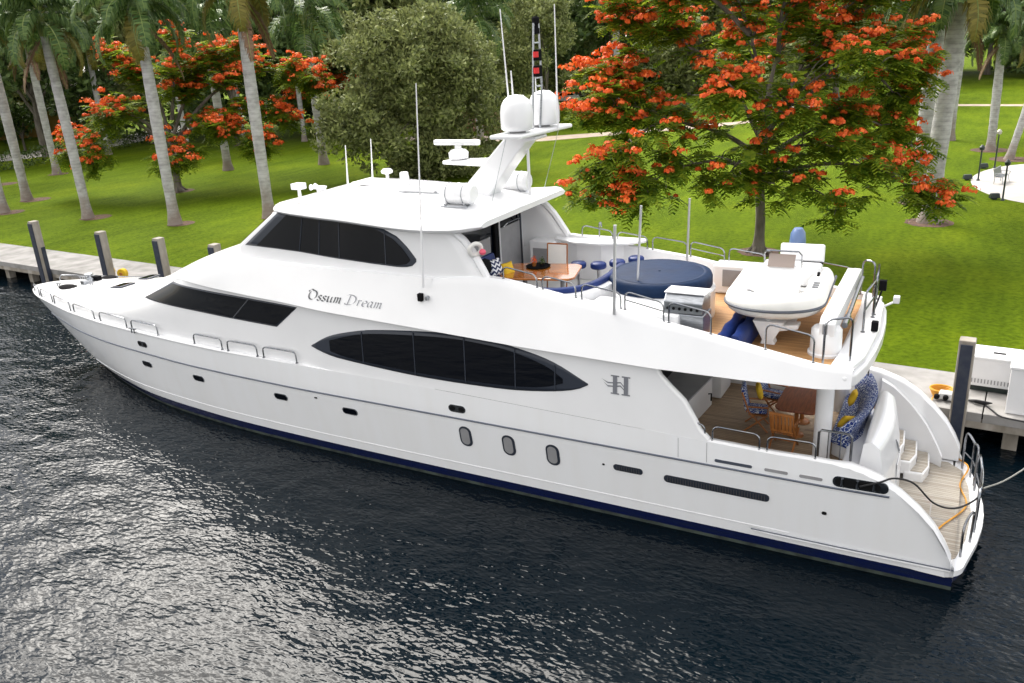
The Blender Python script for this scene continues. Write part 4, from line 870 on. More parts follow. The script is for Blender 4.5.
# ---- hand rails
def hoop(p,q,h,r=.019,mid=False,up=Vector((0,0,1))):
    p,q=Vector(p),Vector(q); d=(q-p).normalized(); c=min(.13,h*.4)
    pts=[p,p+up*(h-c)]+[p+up*(h-c)+ (d*c*(1-math.cos(R(a)))+up*c*math.sin(R(a))) for a in (30,60,90)]
    pts+=[q+up*(h-c)-(d*c*(1-math.cos(R(a)))) + up*c*math.sin(R(a)) for a in (90,60,30)]+[q+up*(h-c),q]
    b=MB().tube(pts,r,7)
    if mid: b.tube([p+up*h*.55,q+up*h*.55],r*.8,6)
    for e in (p,q): b.lathe([(r*2,0),(r*2,.015)],tuple(e),8)
    return b.build('hand_rail',STEEL,yt)
def on_gun(X,sd): return (X,sd*(HB(X)-.04),ZS(X)+.03)
for sd in (-1,1):
    for x0,x1 in ((-20.2,-19.4),(-19.2,-18.1),(-17.9,-16.5),(-16.2,-14.7),(-14.3,-12.7),(-12.4,-11.0),(-9.2,-7.95),(-7.7,-6.5),(-6.25,-5.0)): hoop(on_gun(x0,sd),on_gun(x1,sd),.33,.022)
    for x0,x1 in ((5.5,6.55),(6.72,7.72),(7.88,8.85)): hoop((x0,sd*(HB(x0)-.07),ZS(x0)+.02),(x1,sd*(HB(x1)-.07),ZS(x1)+.02),.34,.019)
    for x0,x1,h in ((1.5,2.4,.33),(2.55,3.4,.36),(3.55,4.5,.40),(4.6,5.5,.46),(5.62,6.55,.52),(7.7,8.65,.62)):
        z0,z1=lerp(x0,BTOP),lerp(x1,BTOP); hoop((x0,sd*(bandy(x0,z0)-.12),z0-.01),(x1,sd*(bandy(x1,z1)-.12),z1-.01),h*.92,.019,mid=(x0 in (4.6,)))
hoop((8.82,-2.56,4.58),(9.28,-2.2,4.58),.95,.024); hoop((9.3,-.35,4.6),(9.38,.75,4.6),.9,.024,mid=True); hoop((9.38,.95,4.6),(9.3,2.2,4.6),.9,.024,mid=True); hoop((8.9,2.55,4.58),(9.2,2.35,4.58),.9,.024)
MB().tube([(4.42,-2.62,5.2),(4.46,-2.62,7.2)],.036,8).build('awning_pole',ALU,yt)
MB().tube([(4.35,-.98,5.3),(4.45,-.98,7.3)],.03,8).build('awning_pole',ALU,yt); MB().tube([(4.75,1.6,5.0),(4.8,1.6,7.0)],.03,8).build('awning_pole',ALU,yt)
# ---- lettering and emblem on the port side
def pen(strokes,x0,z0,h,yf,off,m,name,parent,shear=.28,nib=(.10,.05),tilt=0,wide=1.5):
    b=MB(); nx,nz=nib[0]*h/2,nib[1]*h/2
    for cx,pts in strokes:
        P=[((cx+u+shear*v)*h*wide,v*h) for u,v in pts]; P=[(p.x,p.y) for p in smooth_path([(a,c,0) for a,c in P],5)] if len(P)>2 else P
        row=[]
        for u,v in P:
            r=[]
            for s in (-1,1):
                X=x0+u+s*nx; z=z0+v+s*nz+(u)*tilt; r.append((X,-(yf(X,z)+off),z))
            row.append(r)
        b.grid(row)
    return b.build(name,m,parent,smooth=False)
def el(cx,cy,rx,ry,a0,a1,n=10): return [(cx+rx*math.cos(R(a0+(a1-a0)*i/n)),cy+ry*math.sin(R(a0+(a1-a0)*i/n))) for i in range(n+1)]
LS=[(.34,.50),(.2,.60),(.06,.50),(.12,.36),(.30,.22),(.34,.10),(.18,0),(.0,.1)]
LU=[[(0,.52),(.08,.58),(.1,.12),(.22,.0),(.40,.16)],[(.42,.58),(.42,.1),(.52,0)]]
LM=[[(0,.5),(.08,.58),(.08,0)],[(.08,.42),(.22,.58),(.32,.5),(.32,0)],[(.32,.42),(.46,.58),(.56,.5),(.56,.08),(.64,0)]]
LR=[[(0,.5),(.08,.58),(.08,0)],[(.08,.4),(.2,.58),(.32,.54)]]
LE=[[(.04,.28),(.38,.36),(.34,.54),(.2,.6),(.04,.4),(.04,.16),(.2,0),(.38,.12)]]
LA=[[(.36,.52),(.2,.6),(.04,.36),(.08,.04),(.22,.04),(.36,.3)],[(.38,.58),(.36,.1),(.46,0)]]
LO=[el(.42,.5,.38,.50,90,270,12),el(.42,.5,.38,.50,-90,90,12),[(.40,1.0),(.16,1.1),(-.06,.96),(-.04,.8)]]
LD=[[(.16,.98),(.16,.02)],[(-.16,.9),(.0,1.04),(.42,1.0),(.72,.74),(.72,.3),(.46,.02),(.0,.0),(-.1,.12)]]
def word(ls,x):
    o=[]
    for L_,w in ls:
        for s in (L_ if isinstance(L_[0],list) else [L_]): o.append((x,s))
        x+=w
    return o
nm1=word([(LO,.98),(LS,.46),(LS,.46),(LU,.66),(LM,.8)],0)
nm2=word([(LD,.98),(LR,.44),(LE,.5),(LA,.58),(LM,.8)],3.75)
Hh=.235
pen(nm1,-4.30,4.78,Hh,bandy,.014,LETTER,'name_lettering',house,nib=(.19,.09),tilt=-.012)
pen(nm2,-4.30,4.78,Hh,bandy,.014,LETTERL,'name_lettering',house,nib=(.15,.07),tilt=-.012)
b=MB()
def sidepoly(pts,off=.016): b.add([(x,-(sy(x,z)+off),z) for x,z in pts],[tuple(range(len(pts)))])
for X in (4.44,4.70):
    sidepoly([(X,3.38),(X+.10,3.38),(X+.10,3.82),(X,3.82)])
    for z in (3.38,3.80): sidepoly([(X-.05,z),(X+.15,z),(X+.15,z+.03),(X-.05,z+.03)],.017)
for k,(za,zb_) in enumerate(((3.72,3.66),(3.64,3.59))):
    up=[(4.16+.06*k,za),(4.32,za-.07),(4.5,za-.055),(4.62,za-.03),(4.72,za-.13)]; lo=[(x,z-.028) for x,z in up]; lo[0]=up[0]
    for i in range(4): sidepoly([lo[i],lo[i+1],up[i+1],up[i]],.019)
b.build('builder_emblem',LETTERL,house,smooth=False)
for dx,s in ((0,1),(.2,.55)):
    MB().box((-.66+dx,-(bandy(-.66,5.15)+.06),5.14),(.13*s,.12,.2*s)).build('camera_box',BLACK if s==1 else STEELD,band,smooth=False,bevel=.02)
# ---- hull fittings
def ovalplate(X,z,w,h,r,off,m,name,sd=-1,tilt=0):
    P=rrect(-w/2,-h/2,w/2,h/2,r,5); vs=[]
    for u,v in P: xx,zz=X+u,z+v-u*tilt; vs.append((xx,sd*(hully(xx,zz)+off),zz))
    b=MB(); n=len(vs); b.add(vs+[(x,y-sd*.04,zz) for x,y,zz in vs],[tuple(range(n))]+[(i,(i+1)%n,n+(i+1)%n,n+i) for i in range(n)])
    return b.build(name,m,hull,smooth=False)
for sd in (-1,1):
    for X,z in ((-12.15,1.62),(-9.45,1.62),(-5.9,1.63),(-3.35,1.61)):
        f=ovalplate(X,z,.52,.21,.1,.014,STEELD,'porthole',sd); ovalplate(X,z,.45,.16,.075,.02,GLASS,'porthole_glass',sd)
    for X,z in ((.37,1.53),(1.62,1.51),(2.83,1.48)):
        ovalplate(X,z,.36,.60,.17,.014,FRAMEM,'large_porthole',sd); ovalplate(X-.01,z,.25,.49,.12,.02,GREYUPH if sd<0 else GLASS,'porthole_glass',sd)
    for X,z,w,h in ((4.76,1.49,.72,.17),(6.8,1.45,2.35,.20)):
        ovalplate(X,z,w,h,h*.45,.014,FRAMEM,'air_vent',sd); b=MB()
        for k in range(int(w/.06)-2):
            x=X-w/2+.09+k*.06; b.box((x,sd*(hully(x,z)+.02),z),(.015,.02,h*.7))
        b.build('vent_louvre',DARKG,hull,smooth=False)
    for X,z in ((-12.0,2.38),(.23,2.32)):
        ovalplate(X,z,.5,.2,.1,.014,STEEL,'fairlead',sd); 
        for dx in (-.13,.13): ovalplate(X+dx,z,.16,.12,.06,.022,BLACK,'fairlead_opening',sd)
    ovalplate(9.75,2.22,1.05,.24,.11,.014,STEEL,'stern_fairlead',sd); ovalplate(9.7,2.22,.86,.17,.08,.022,BLACK,'fairlead_opening',sd)
    for dx in (-.34,-.05,.26): MB().tube([(9.75+dx,sd*(hully(9.75+dx,2.14)+.03),2.13),(9.75+dx,sd*(hully(9.75+dx,2.3)+.03),2.31)],.028,7).build('fairlead_roller',STEEL,hull)
    for X,w in ((7.2,.8),(8.1,.48),(8.8,.46)): ovalplate(X,2.0+.19,w,.07,.03,.012,GREYLINE if w>.6 else GREYUPH,'scupper',sd)
    ovalplate(9.1,1.35,.1,.08,.035,.014,BLACK,'exhaust_outlet',sd); ovalplate(-4.5,1.85,.1,.04,.015,.014,BLACK,'exhaust_outlet',sd); ovalplate(4.15,1.5,.06,.05,.02,.014,BLACK,'exhaust_outlet',sd)
for sd in (-1,1):
    for X in (5.98,6.62): MB().tube([(X,sd*(hully(X,z)+.001),z) for z in np.linspace(2.1,2.58,5)],.006,4).build('gate_seam',GREYUPH,hull)
# ---- cockpit
MB().add([(4.5,-2.66,1.7),(9.7,-2.66,1.7),(9.7,2.66,1.7),(4.5,2.66,1.7)],[(0,1,2,3)]).build('cockpit_deck',TEAK,yt,smooth=False)
for sd in (-1,1):
    rows=[]
    for X in list(np.linspace(5.2,9.9,14))+[10.1,10.3,10.5,10.7,10.85,11.0,11.15,11.28,11.38,11.46,11.52]:
        zs=ZS(X); y=HB(X); tk=.30 if X>9.3 else .2; r=[(X,sd*(y-.002),zs-.02),(X,sd*(y-.05),zs+.04),(X,sd*(y-tk+.06),zs+.04),(X,sd*(y-tk),zs-.02),(X,sd*(y-tk-.02),(1.7 if X<9.7 else .52))]
        rows.append(r)
    b=MB().grid(rows); b.add([(11.52,sd*(HB(11.5)-.002),.80),(11.52,sd*(HB(11.5)-.3),.80),(11.56,sd*(HB(11.5)-.32),.5),(11.56,sd*(HB(11.5)-.002),.5)],[(0,1,2,3)])
    b.build('cockpit_bulwark',GEL,yt,angle=50)
MB().box((4.6,0,3.0),(.1,5.3,2.5)).build('saloon_bulkhead',GEL,yt,smooth=False)
d=MB().box((4.67,.2,2.85),(.05,2.6,2.1)).build('saloon_door',GLASS,yt,smooth=False)
for y in (-.6,.95): MB().box((4.71,y,2.85),(.04,.06,2.1)).build('door_frame',STEEL,d,smooth=False)
cb=MB().prism([(4.7,-2.5),(5.45,-2.5),(5.68,1.0),(4.7,1.0)],1.7,2.56).build('cockpit_cabinet',GEL,yt,smooth=False,bevel=.03)
MB().prism([(4.68,-2.52),(5.5,-2.52),(5.75,1.04),(4.68,1.04)],2.565,2.61).build('cabinet_top',GREYUPH,cb,smooth=False,bevel=.01)
MB().tube([(5.70,.55,2.2),(5.76,.6,2.2),(5.76,.6,2.0)],.02,6).build('cabinet_latch',BLACK,cb)
MB().box((5.3,1.95,2.3),(1.0,1.0,1.2)).build('cockpit_locker',GEL,yt,smooth=False,bevel=.04)
MB().prism([(4.75,-2.3),(5.1,-2.3),(6.2,-1.2),(6.2,-1.0),(5.9,-1.0),(4.75,-2.0)],3.95,4.05).build('stair_soffit',PALEC,yt,smooth=False)
b=MB(); b.lathe([(.21,1.68),(.19,1.8),(.19,4.1),(.24,4.22)],(8.72,-1.0,0),20,caps=False); b.build('deck_pillar',GEL,yt)
b=MB(); b.lathe([(.21,1.68),(.19,1.8),(.19,4.1),(.24,4.22)],(8.72,1.9,0),20,caps=False); b.build('deck_pillar',GEL,yt)
# boarding gate
b=MB().tube([(8.75,-1.75,1.75),(8.75,-1.75,2.72),(8.8,-1.75,2.78),(9.36,-1.75,2.78),(9.42,-1.75,2.72),(9.42,-1.75,1.75)],.028,7)
for x in (8.95,9.2): b.tube([(x,-1.75,2.0),(x,-1.75,2.76)],.014,5)
b.tube([(8.75,-1.75,2.0),(9.42,-1.75,2.0)],.018,5); b.build('boarding_gate',STEEL,yt)
# transom block with aft settee base
def tblock():
    rows=[]
    for y in np.linspace(-2.1,.78,10):
        xo=.16*(1-((y+.6)/1.6)**2); rows.append([(9.25,y,1.7),(9.25,y,2.15),(9.62,y,2.18),(9.68,y,2.78),(9.82+xo*.5,y,2.84),(9.98+xo,y,2.70),(10.08+xo*1.2,y,2.1),(10.14+xo*1.2,y,1.2),(10.18+xo*1.2,y,.45)])
    b=MB().grid(rows); b.add(rows[0],[tuple(range(9))]); b.add(rows[-1],[tuple(range(9))]); return b
tb=tblock().build('transom_block',GEL,yt,smooth=False,bevel=.07,seg=3)
MB().box((10.32,-.5,1.4),(.02,.9,.9),ry=-.04).build('transom_door_seam',GEL,tb,smooth=False,bevel=.005)
for k in range(2): MB().tube([(10.22+.02*k,-.95+k*.12,2.45-.1*k),(10.3,-.75+k*.12,2.05)],.012,5).build('grab_handle',STEELD,tb)
# starboard stair well: curved inner wall and treads
for k,(x,z) in enumerate(((10.75,.72),(10.45,.98),(10.15,1.22),(9.85,1.46))):
    a=MB().prism([(x-.38,1.0),(x+.05,1.02),(x+.16,1.5),(x+.12,2.28),(x-.34,2.3)],z-.34,z).build('stair_step',GEL,yt,smooth=False,bevel=.03)
    MB().prism([(x-.34,1.06),(x+.02,1.08),(x+.12,1.5),(x+.08,2.22),(x-.30,2.24)],z+.003,z+.012).build('tread',TEAKP,a,smooth=False)
    MB().lathe([(.055,0),(.07,.012),(.055,.02)],(x+.15,1.55,z-.16),12,axis='x').build('step_light',STEEL,a)
rows=[]
for t in np.linspace(0,1,12):
    X=9.6+1.55*t; y=2.42-.10*t-.35*t**4; zt=lerp(X,[(9.4,2.55),(9.9,2.30),(10.3,1.95),(10.7,1.5),(11.0,1.05),(11.2,.7)]); rows.append([(X,y,.5),(X,y,zt-.03),(X,y+.04,zt),(X,y+.12,zt),(X,y+.16,zt-.03),(X,y+.18,.5)])
MB().grid(rows).build('stair_wall',GEL,yt,angle=50)
# swim platform
pl=[(9.6,-2.35),(10.2,-2.46),(11.0,-2.56),(11.45,-2.58)]+arc((11.3,-2.1),.5,-75,-20,5)+[(12.0,-1.2),(12.09,-.5),(12.11,0),(12.09,.5),(12.0,1.2)]+arc((11.3,2.1),.5,20,75,5)+[(11.45,2.58),(11.0,2.56),(10.2,2.46),(9.6,2.35)]
sp=MB().prism(pl,.345,.48).build('swim_platform',GEL,yt,smooth=False,bevel=.05,seg=3)
pl2=[(10.3,-2.25),(11.3,-2.35),(11.62,-2.0),(11.78,-1.2),(11.86,0),(11.78,1.2),(11.62,2.0),(11.3,2.35),(10.3,2.25)]
MB().prism(pl2,.481,.492).build('platform_teak',TEAKP,sp,smooth=False)
b=MB(); b.prism([(9.8,-2.45),(11.5,-2.45),(11.85,-1.6),(11.98,0),(11.85,1.6),(11.5,2.45),(9.8,2.45)],-.5,.345); b.build('platform_skirt',BOOT,sp,smooth=False)
b=MB()
for y0 in (-.55,.1): b.box((11.3,y0,.497),(.5,.03,.008))
for x0 in (11.05,11.55): b.box((x0,-.22,.497),(.03,.68,.008))
b.build('platform_hatch',PALEC,sp,smooth=False)
def prail(path,posts,h,mid=True):
    b=MB(); top=[(x,y,.48+h) for x,y in path]; b.tube(smooth_path([(path[0][0],path[0][1],.48)]+top+[(path[-1][0],path[-1][1],.48)],5),.026,7)
    if mid: b.tube([(x,y,.48+h*.5) for x,y in path],.016,6)
    for i in posts: b.tube([(path[i][0],path[i][1],.48),(path[i][0],path[i][1],.48+h)],.024,7)
    b.build('platform_rail',STEEL,yt)
prail([(11.62,2.15),(11.8,1.75),(11.88,1.35)],[0,1,2],.92); prail([(11.9,1.1),(11.97,.4),(11.97,-.25),(11.93,-.8)],[1,2],.92); prail([(11.86,-1.25),(11.7,-1.9)],[],.72,False)
# ---- upper deck furniture fixed to the yacht
path=[(.0,-2.05),(1.0,-2.22),(2.0,-2.25),(2.7,-2.2),(3.2,-1.85),(3.45,-1.2),(3.5,-.4),(3.45,.45)]
P=smooth_path([(x,y,0) for x,y in path],6)
def wallpath(P,t0,t1,z0,z1,name,m,parent,bev=.03):
    rows=[]
    for i,p in enumerate(P):
        d=(P[min(i+1,len(P)-1)]-P[max(i-1,0)]).normalized(); nrm=Vector((-d.y,d.x,0))
        a,b_=p+nrm*t0,p+nrm*t1; rows.append([(a.x,a.y,z0),(a.x,a.y,z1),(b_.x,b_.y,z1),(b_.x,b_.y,z0)])
    b=MB().grid(rows,True); b.add(rows[0],[(0,1,2,3)]); b.add(rows[-1],[(0,1,2,3)]); return b.build(name,m,parent,smooth=False,bevel=bev)
st_=wallpath(P,-.22,.02,4.46,5.40,'settee',GEL,yt)
wallpath(P,-.06,.12,5.05,5.52,'settee_back',NAVY,st_,.05); wallpath(P,.12,.62,4.46,4.86,'settee_base',GEL,st_); wallpath(P,.10,.64,4.865,4.98,'settee_seat',NAVY,st_,.04)
MB().box((.28,-1.3,5.34),(.18,1.6,.95),ry=-.28).build('settee_back',NAVY,st_,smooth=False,bevel=.06)
MB().box((.62,-1.25,4.86),(.7,1.6,.2)).build('settee_seat',NAVY,st_,smooth=False,bevel=.05)
# hot tub
hx,hy_=4.57,-.02
MB().lathe([(1.34,4.46),(1.34,5.15),(1.25,5.2),(1.05,5.2)],(hx,hy_,0),48,caps=False).build('hot_tub',GEL,yt,angle=50)
MB().box((4.7,-1.95,4.85),(2.2,.9,.78)).build('hot_tub_step',GEL,yt,smooth=False,bevel=.05)
# bar
bt=[(.85,2.15),(1.4,1.95),(2.2,1.95),(2.8,2.15),(3.05,2.5),(3.0,2.62),(.8,2.62)]
br_=MB().prism([(x*.94+.1,y+.14 if y<2.3 else y-.02) for x,y in bt],4.46,5.55).build('bar_counter',GEL,yt,smooth=False,bevel=.05)
MB().prism([(.75,2.05),(1.4,1.78),(2.2,1.78),(2.95,2.02),(3.35,2.45),(3.3,2.68),(.7,2.68)],5.56,5.64).build('bar_top',GEL,br_,smooth=False,bevel=.03)
MB().tube(smooth_path([(1.95,2.5,5.62),(1.95,2.5,6.0),(2.02,2.44,6.06),(2.1,2.3,5.98)],4),.022,6).build('bar_tap',STEEL,br_)
# grill
gr=MB().box((5.85,-1.95,4.85),(.92,.62,.78)).build('grill_cabinet',STEELD,yt,smooth=False,bevel=.02)
b=MB().prism([(-2.26,5.25),(-1.62,5.25),(-1.62,5.6),(-1.8,5.66),(-2.1,5.66),(-2.26,5.5)],5.42,6.28,'x'); hd=b.build('grill_hood',STEELD,gr,smooth=False,bevel=.02)
b=MB()
for k in range(6): b.lathe([(.035,0),(.03,.04)],(5.52+k*.13,-2.275,5.36),8,axis='y')
b.build('grill_knob',BLACK,gr)
MB().box((5.85,-1.9,5.675),(.9,.5,.02)).build('grill_lid',GEL,gr,smooth=False)
MB().box((6.0,2.25,4.85),(1.3,.6,.75)).build('deck_locker',GEL,yt,smooth=False,bevel=.04); MB().box((6.0,1.94,4.9),(.8,.02,.45)).build('deck_locker_door',GREYUPH,yt,smooth=False,bevel=.01)
# davit crane
dv=MB().lathe([(.36,4.46),(.36,4.52),(.32,4.54),(.31,5.0),(.27,5.05)],(8.72,-1.55,0),24).build('davit_crane',GEL,yt)
MB().prism([(-1.85,4.94),(-1.85,5.22),(-1.65,5.32),(2.1,5.36),(2.32,5.30),(2.32,5.14),(-1.2,4.92)],8.60,8.92,'x').build('davit_boom',GEL,dv,smooth=False,bevel=.03)
b=MB(); b.box((8.735,-1.96,5.13),(.10,.012,.22))
for k in range(3): b.box((8.735,-1.966,5.07+k*.07),(.06,.012,.03))
b.build('davit_plate',GREYUPH,dv,smooth=False)
b=MB(); b.tube([(8.98,-.4,4.95),(8.98,1.9,5.2)],.05,8); b.tube([(8.98,-.9,4.9),(8.98,-.4,4.95)],.07,8); b.build('davit_ram',STEEL,dv)
MB().tube([(8.75,2.35,5.3),(8.75,2.35,4.9)],.03,6).build('davit_hook',STEELD,dv)
b=MB().tube([(9.35,1.0,4.6),(9.45,1.6,5.0)],.02,6); b.box((9.46,1.66,5.12),(.16,.14,.24)); b.build('deck_floodlight',BLACK,yt,smooth=False)
MB().box((9.52,-.2,4.72),(.14,.16,.22)).build('deck_floodlight',BLACK,yt,smooth=False,bevel=.02)
b=MB().tube([(9.5,2.0,4.5),(9.72,2.05,4.62)],.03,6); b.box((9.76,2.06,4.68),(.14,.2,.16)); b.build('stern_light',GEL,yt,bevel=.02)
MB().tube([(9.3,1.9,2.5),(9.32,1.9,3.3)],.02,6).build('ensign_socket',STEEL,yt)
# ================================================================== LOOSE THINGS
t=thing('dining_table','varnished orange teak dining table in front of the blue settee on the upper deck','table',(1.45,-.22,4.47),R(14))
MB().prism(rrect(-.98,-.74,.98,.74,.26),.80,.86).build('tabletop',VARN,t,smooth=False,bevel=.015)
for x in (-.45,.55): MB().lathe([(.2,0),(.16,.04),(.06,.1),(.06,.7),(.14,.8)],(x,0,0),14).build('pedestal',STEEL,t)
t=thing('plant_tray','black tray with two small potted plants on the upper dining table','tray',(1.2,.1,5.335))
MB().lathe([(.30,.0),(.33,.03),(.30,.03),(.28,.012),(0,.012)],(0,0,0),24).build('tray',BLACK,t)
for dx,mm in ((-.12,'p'),(.12,'q')):
    MB().lathe([(.05,.012),(.07,.1),(.06,.1),(.0,.09)],(dx,0,0),12).build('pot',CHAIRW if mm=='p' else BLACK,t)
    rng=np.random.default_rng(3); P=rng.normal(size=(60,3))*np.array([.04,.04,.05])+np.array([dx,0,.17]); leafmesh('plant',LEAFD if mm=='q' else FLOWER,t,P,rng.normal(size=(60,3)),.06,.025,rng)
for i,(x,y,z,lab) in enumerate([(1.93,1.05,5.2,'blue bar stool nearest the white wooden-framed chair'),(2.47,1.15,5.2,'blue bar stool before the middle of the white bar'),(2.93,1.35,5.25,'blue bar stool just behind the settee end'),(3.28,1.85,5.25,'blue bar stool at the aft end of the bar, beside the hot tub')]):
    t=thing('bar_stool',lab,'stool',(x,y,4.47),0,'blue bar stools at the upper deck bar')
    MB().lathe([(.0,.0),(.19,0),(.215,.03),(.215,.12),(.18,.155),(0,.16)],(0,0,z-4.47-.08),20,caps=False).build('seat',NAVY,t,angle=60)
    MB().lathe([(.17,0),(.17,.02),(.035,.04),(.035,z-4.55)],(0,0,0),14).build('pedestal',STEEL,t)
t=thing('folding_chair','white deck chair with a wooden frame between the table and the bar','chair',(1.35,.95,4.47),.1)
MB().box((0,.0,.95),(.52,.03,.62),rx=-.15).build('backrest',HYP,t,smooth=False,bevel=.01)
b=MB()
for s in (-.28,.28): b.tube([(s,-.12,0),(s,-.02,.5),(s,.06,1.28)],.022,6); 
b.tube([(-.28,.06,1.28),(.28,.06,1.28)],.022,6); b.build('frame',CHAIRW,t)
MB().box((0,-.24,.48),(.5,.48,.04)).build('seat',HYP,t,smooth=False,bevel=.01)
for s in (-.28,.28): MB().tube([(s,-.46,0),(s,-.46,.46),(s,.02,.5)],.02,6).build('leg',CHAIRW,t)
o=MB().lathe([(0,.16),(1.12,.16),(1.24,.13),(1.27,.05),(1.27,-.14),(1.24,-.18)],(0,0,0),56,caps=False).lathe([(1.06,.161),(1.10,.172),(1.14,.161)],(0,0,0),48,caps=False).lathe([(.03,.16),(.03,.175),(0,.18)],(0,0,0),8,caps=False).build('hot_tub_cover',NAVYC,None,angle=60); o.location=(hx,hy_,5.36); tag(o,'big round navy blue cover lying on the hot tub','cover')
def cushion(name,label,cat,loc,rot,d,m,group=None):
    """pillow with pinched corners"""
    b=MB(); rows=[]; n=8
    for sgn in (1,-1):
        rows=[]
        for i in range(n+1):
            u=-1+2*i/n; r=[]
            for j in range(n+1):
                v=-1+2*j/n; pu=1-.10*(1-abs(v)**2) if abs(u)==1 else 1; h=((1-u**4)*(1-v**4))**.5
                r.append((u*d[0]/2*(1-.07*(1-v*v)*abs(u)),sgn*h*d[1]/2,v*d[2]/2*(1-.07*(1-u*u)*abs(v))))
            rows.append(r)
        b.grid(rows)
    o=b.build(name,m,None,merge=True,angle=80); o.location=loc; o.rotation_euler=rot; tag(o,label,cat,group); return o
cushion('cushion','navy and white chevron cushion on the upper deck settee','cushion',(.56,-1.05,5.56),(R(-20),0,R(75)),(.46,.16,.46),CHEV)
cushion('cushion','yellow cushion beside the chevron cushion on the upper deck settee','cushion',(.68,-.62,5.4),(R(-25),0,R(70)),(.42,.15,.4),YELLOW)
# life ring
o=MB().lathe([(.15+.055*math.cos(R(a)),.055*math.sin(R(a))) for a in range(0,361,30)],(0,0,0),24,axis='x',caps=False).build('ring',HYP,None); 
t=thing('life_ring','white life ring with a pink rope bundle hung on the wing behind the pilothouse','life ring',(.80,-2.36,6.36),-.65); o.parent=t; o.rotation_euler=(0,.25,0)
MB().lathe([(.0,-.08),(.07,-.05),(.085,0),(.06,.05),(0,.08)],(.10,.14,-.06),10).build('rope_bundle',PINK,t)
o=MB().lathe([(0,-.2),(.13,-.16),(.16,0),(.12,.14),(0,.2)],(0,0,0),12).build('speaker_cover',BLACK,None); o.location=(.80,-1.95,5.85); tag(o,'round black covered speaker under the life ring','speaker')
# ---- tender
t=thing('tender','white inflatable tender with centre console and outboard lying across the upper deck','boat',(7.45,-.05,4.47),R(3))
def tubepath(w,Lf,La,z): # local: bow at -Y
    p=[(-w,La,z)]+[(-w,y,z) for y in np.linspace(La-.4,-Lf+1.1,6)]
    p+=[(-w*math.cos(R(a)),-Lf+1.1-1.1*math.sin(R(a))**.9,z+.13*math.sin(R(a))) for a in range(15,166,15)]
    p+=[(w,y,z) for y in np.linspace(-Lf+1.1,La-.4,6)]+[(w,La,z)]; return smooth_path(p,3)
tp=tubepath(.80,1.78,1.75,.86); n=len(tp)
MB().tube(tp,[.07+.19*min(1,min(i,n-1-i)/5)**.6 for i in range(n)],14).build('inflatable_tube',HYP,t,angle=70)
c0=Vector((0,0,0)); st2=[]
for p in tp: 
    q=Vector((p.x,p.y+.3,0)); 
    d=Vector((p.x/.8*1.0,(min(0,p.y+.7))/1.1,0)); d=d.normalized() if d.length>.01 else Vector((1,0,0)); st2.append(p+d*.255+Vector((0,0,-.04)))
MB().tube(st2[2:-2],.035,6).build('rubbing_strake',RUBG,t)
rows=[]
for y in np.linspace(1.5,-1.55,12):
    f=max(0,(-y-.2)/1.5); w=.78*(1-f**2.2)+.02; rows.append([(-w,y,.72+.12*f),(-w*.85,y,.52+.2*f),(0,y,.30+.35*f**1.5),(w*.85,y,.52+.2*f),(w,y,.72+.12*f)])
MB().grid(rows).add(rows[0],[(0,1,2,3,4)]).build('hull',GEL,t,angle=50)
MB().add([(-.7,1.5,.72),(.7,1.5,.72),(.7,-.9,.74),(.35,-1.3,.78),(-.35,-1.3,.78),(-.7,-.9,.74)],[(0,1,2,3,4,5)]).build('floor',NONSKID,t,smooth=False)
cs=MB().prism([(-.15,.72),(-.22,1.05),(-.02,1.42),(.38,1.46),(.45,.72)],-.42,.40,'x').build('console',GEL,t,smooth=False,bevel=.06,seg=3)
MB().prism([(-.10,1.40),(-.04,1.40),(.20,1.62),(.16,1.64)],-.30,.28,'x').build('windscreen',mat('smoked_acrylic',(.22,.18,.16),.15),cs,smooth=False)
MB().tube([(-.42,.35,1.3),(-.42,.2,1.62),(-.36,.12,1.72),(.34,.12,1.72),(.40,.2,1.62),(.40,.35,1.3)],.02,6).build('console_rail',STEEL,cs)
MB().box((0,-.55,.95),(.95,.62,.42)).build('bow_seat',GEL,t,smooth=False,bevel=.08,seg=3)
se=MB().box((.28,.95,1.0),(1.0,.55,.5)).build('helm_seat',GEL,t,smooth=False,bevel=.07,seg=3)
MB().box((.30,1.18,1.44),(1.0,.14,.42),rx=-.12).build('seat_back',GEL,se,smooth=False,bevel=.05,seg=3)
MB().box((.30,1.12,1.21),(.95,.16,.08)).build('seat_gap',BLACK,se,smooth=False)
eg=MB().lathe([(.0,.55),(.12,.53),(.2,.42),(.23,.2),(.21,.0),(.12,-.08)],(.10,1.80,1.35),18,sx=.85,sy=1.2).build('outboard',ENGINE,t)
MB().box((.10,1.86,.9),(.18,.26,.75)).build('outboard_leg',GREYUPH,eg,smooth=False,bevel=.04)
b=MB()
for k in range(3): b.box((.80+.03*k*0,-.55+.17*k,1.125),(.13,.09,.008))
b.build('registration_mark',RUBG,t,smooth=False)
MB().tube([(-.55,-1.15,1.12),(-.48,-1.22,1.15),(-.38,-1.3,1.14)],.02,6).build('tube_handle',RUBG,t)
MB().tube([(.76,.35,1.12),(.76,.48,1.16),(.76,.61,1.12)],.03,6).build('tube_handle',BLACK,t)
t=thing('tender_cradle','white chock and bracket under the bow of the tender','cradle',(7.5,-1.0,4.47))
MB().prism([(-.34,.52),(.34,.52),(.12,.1),(.16,0),(-.16,0),(-.12,.1)],-.45,-.15,'y').build('bow_chock',GEL,t,smooth=False,bevel=.02)
MB().prism([(-.5,.58),(.5,.58),(.3,.0),(-.3,.0)],.9,1.1,'y').build('stern_chock',GEL,t,smooth=False,bevel=.02)
MB().prism([(.1,.28),(.62,.40),(.62,.5),(.1,.42)],-.4,-.1,'y').build('bracket',GEL,t,smooth=False,bevel=.02)
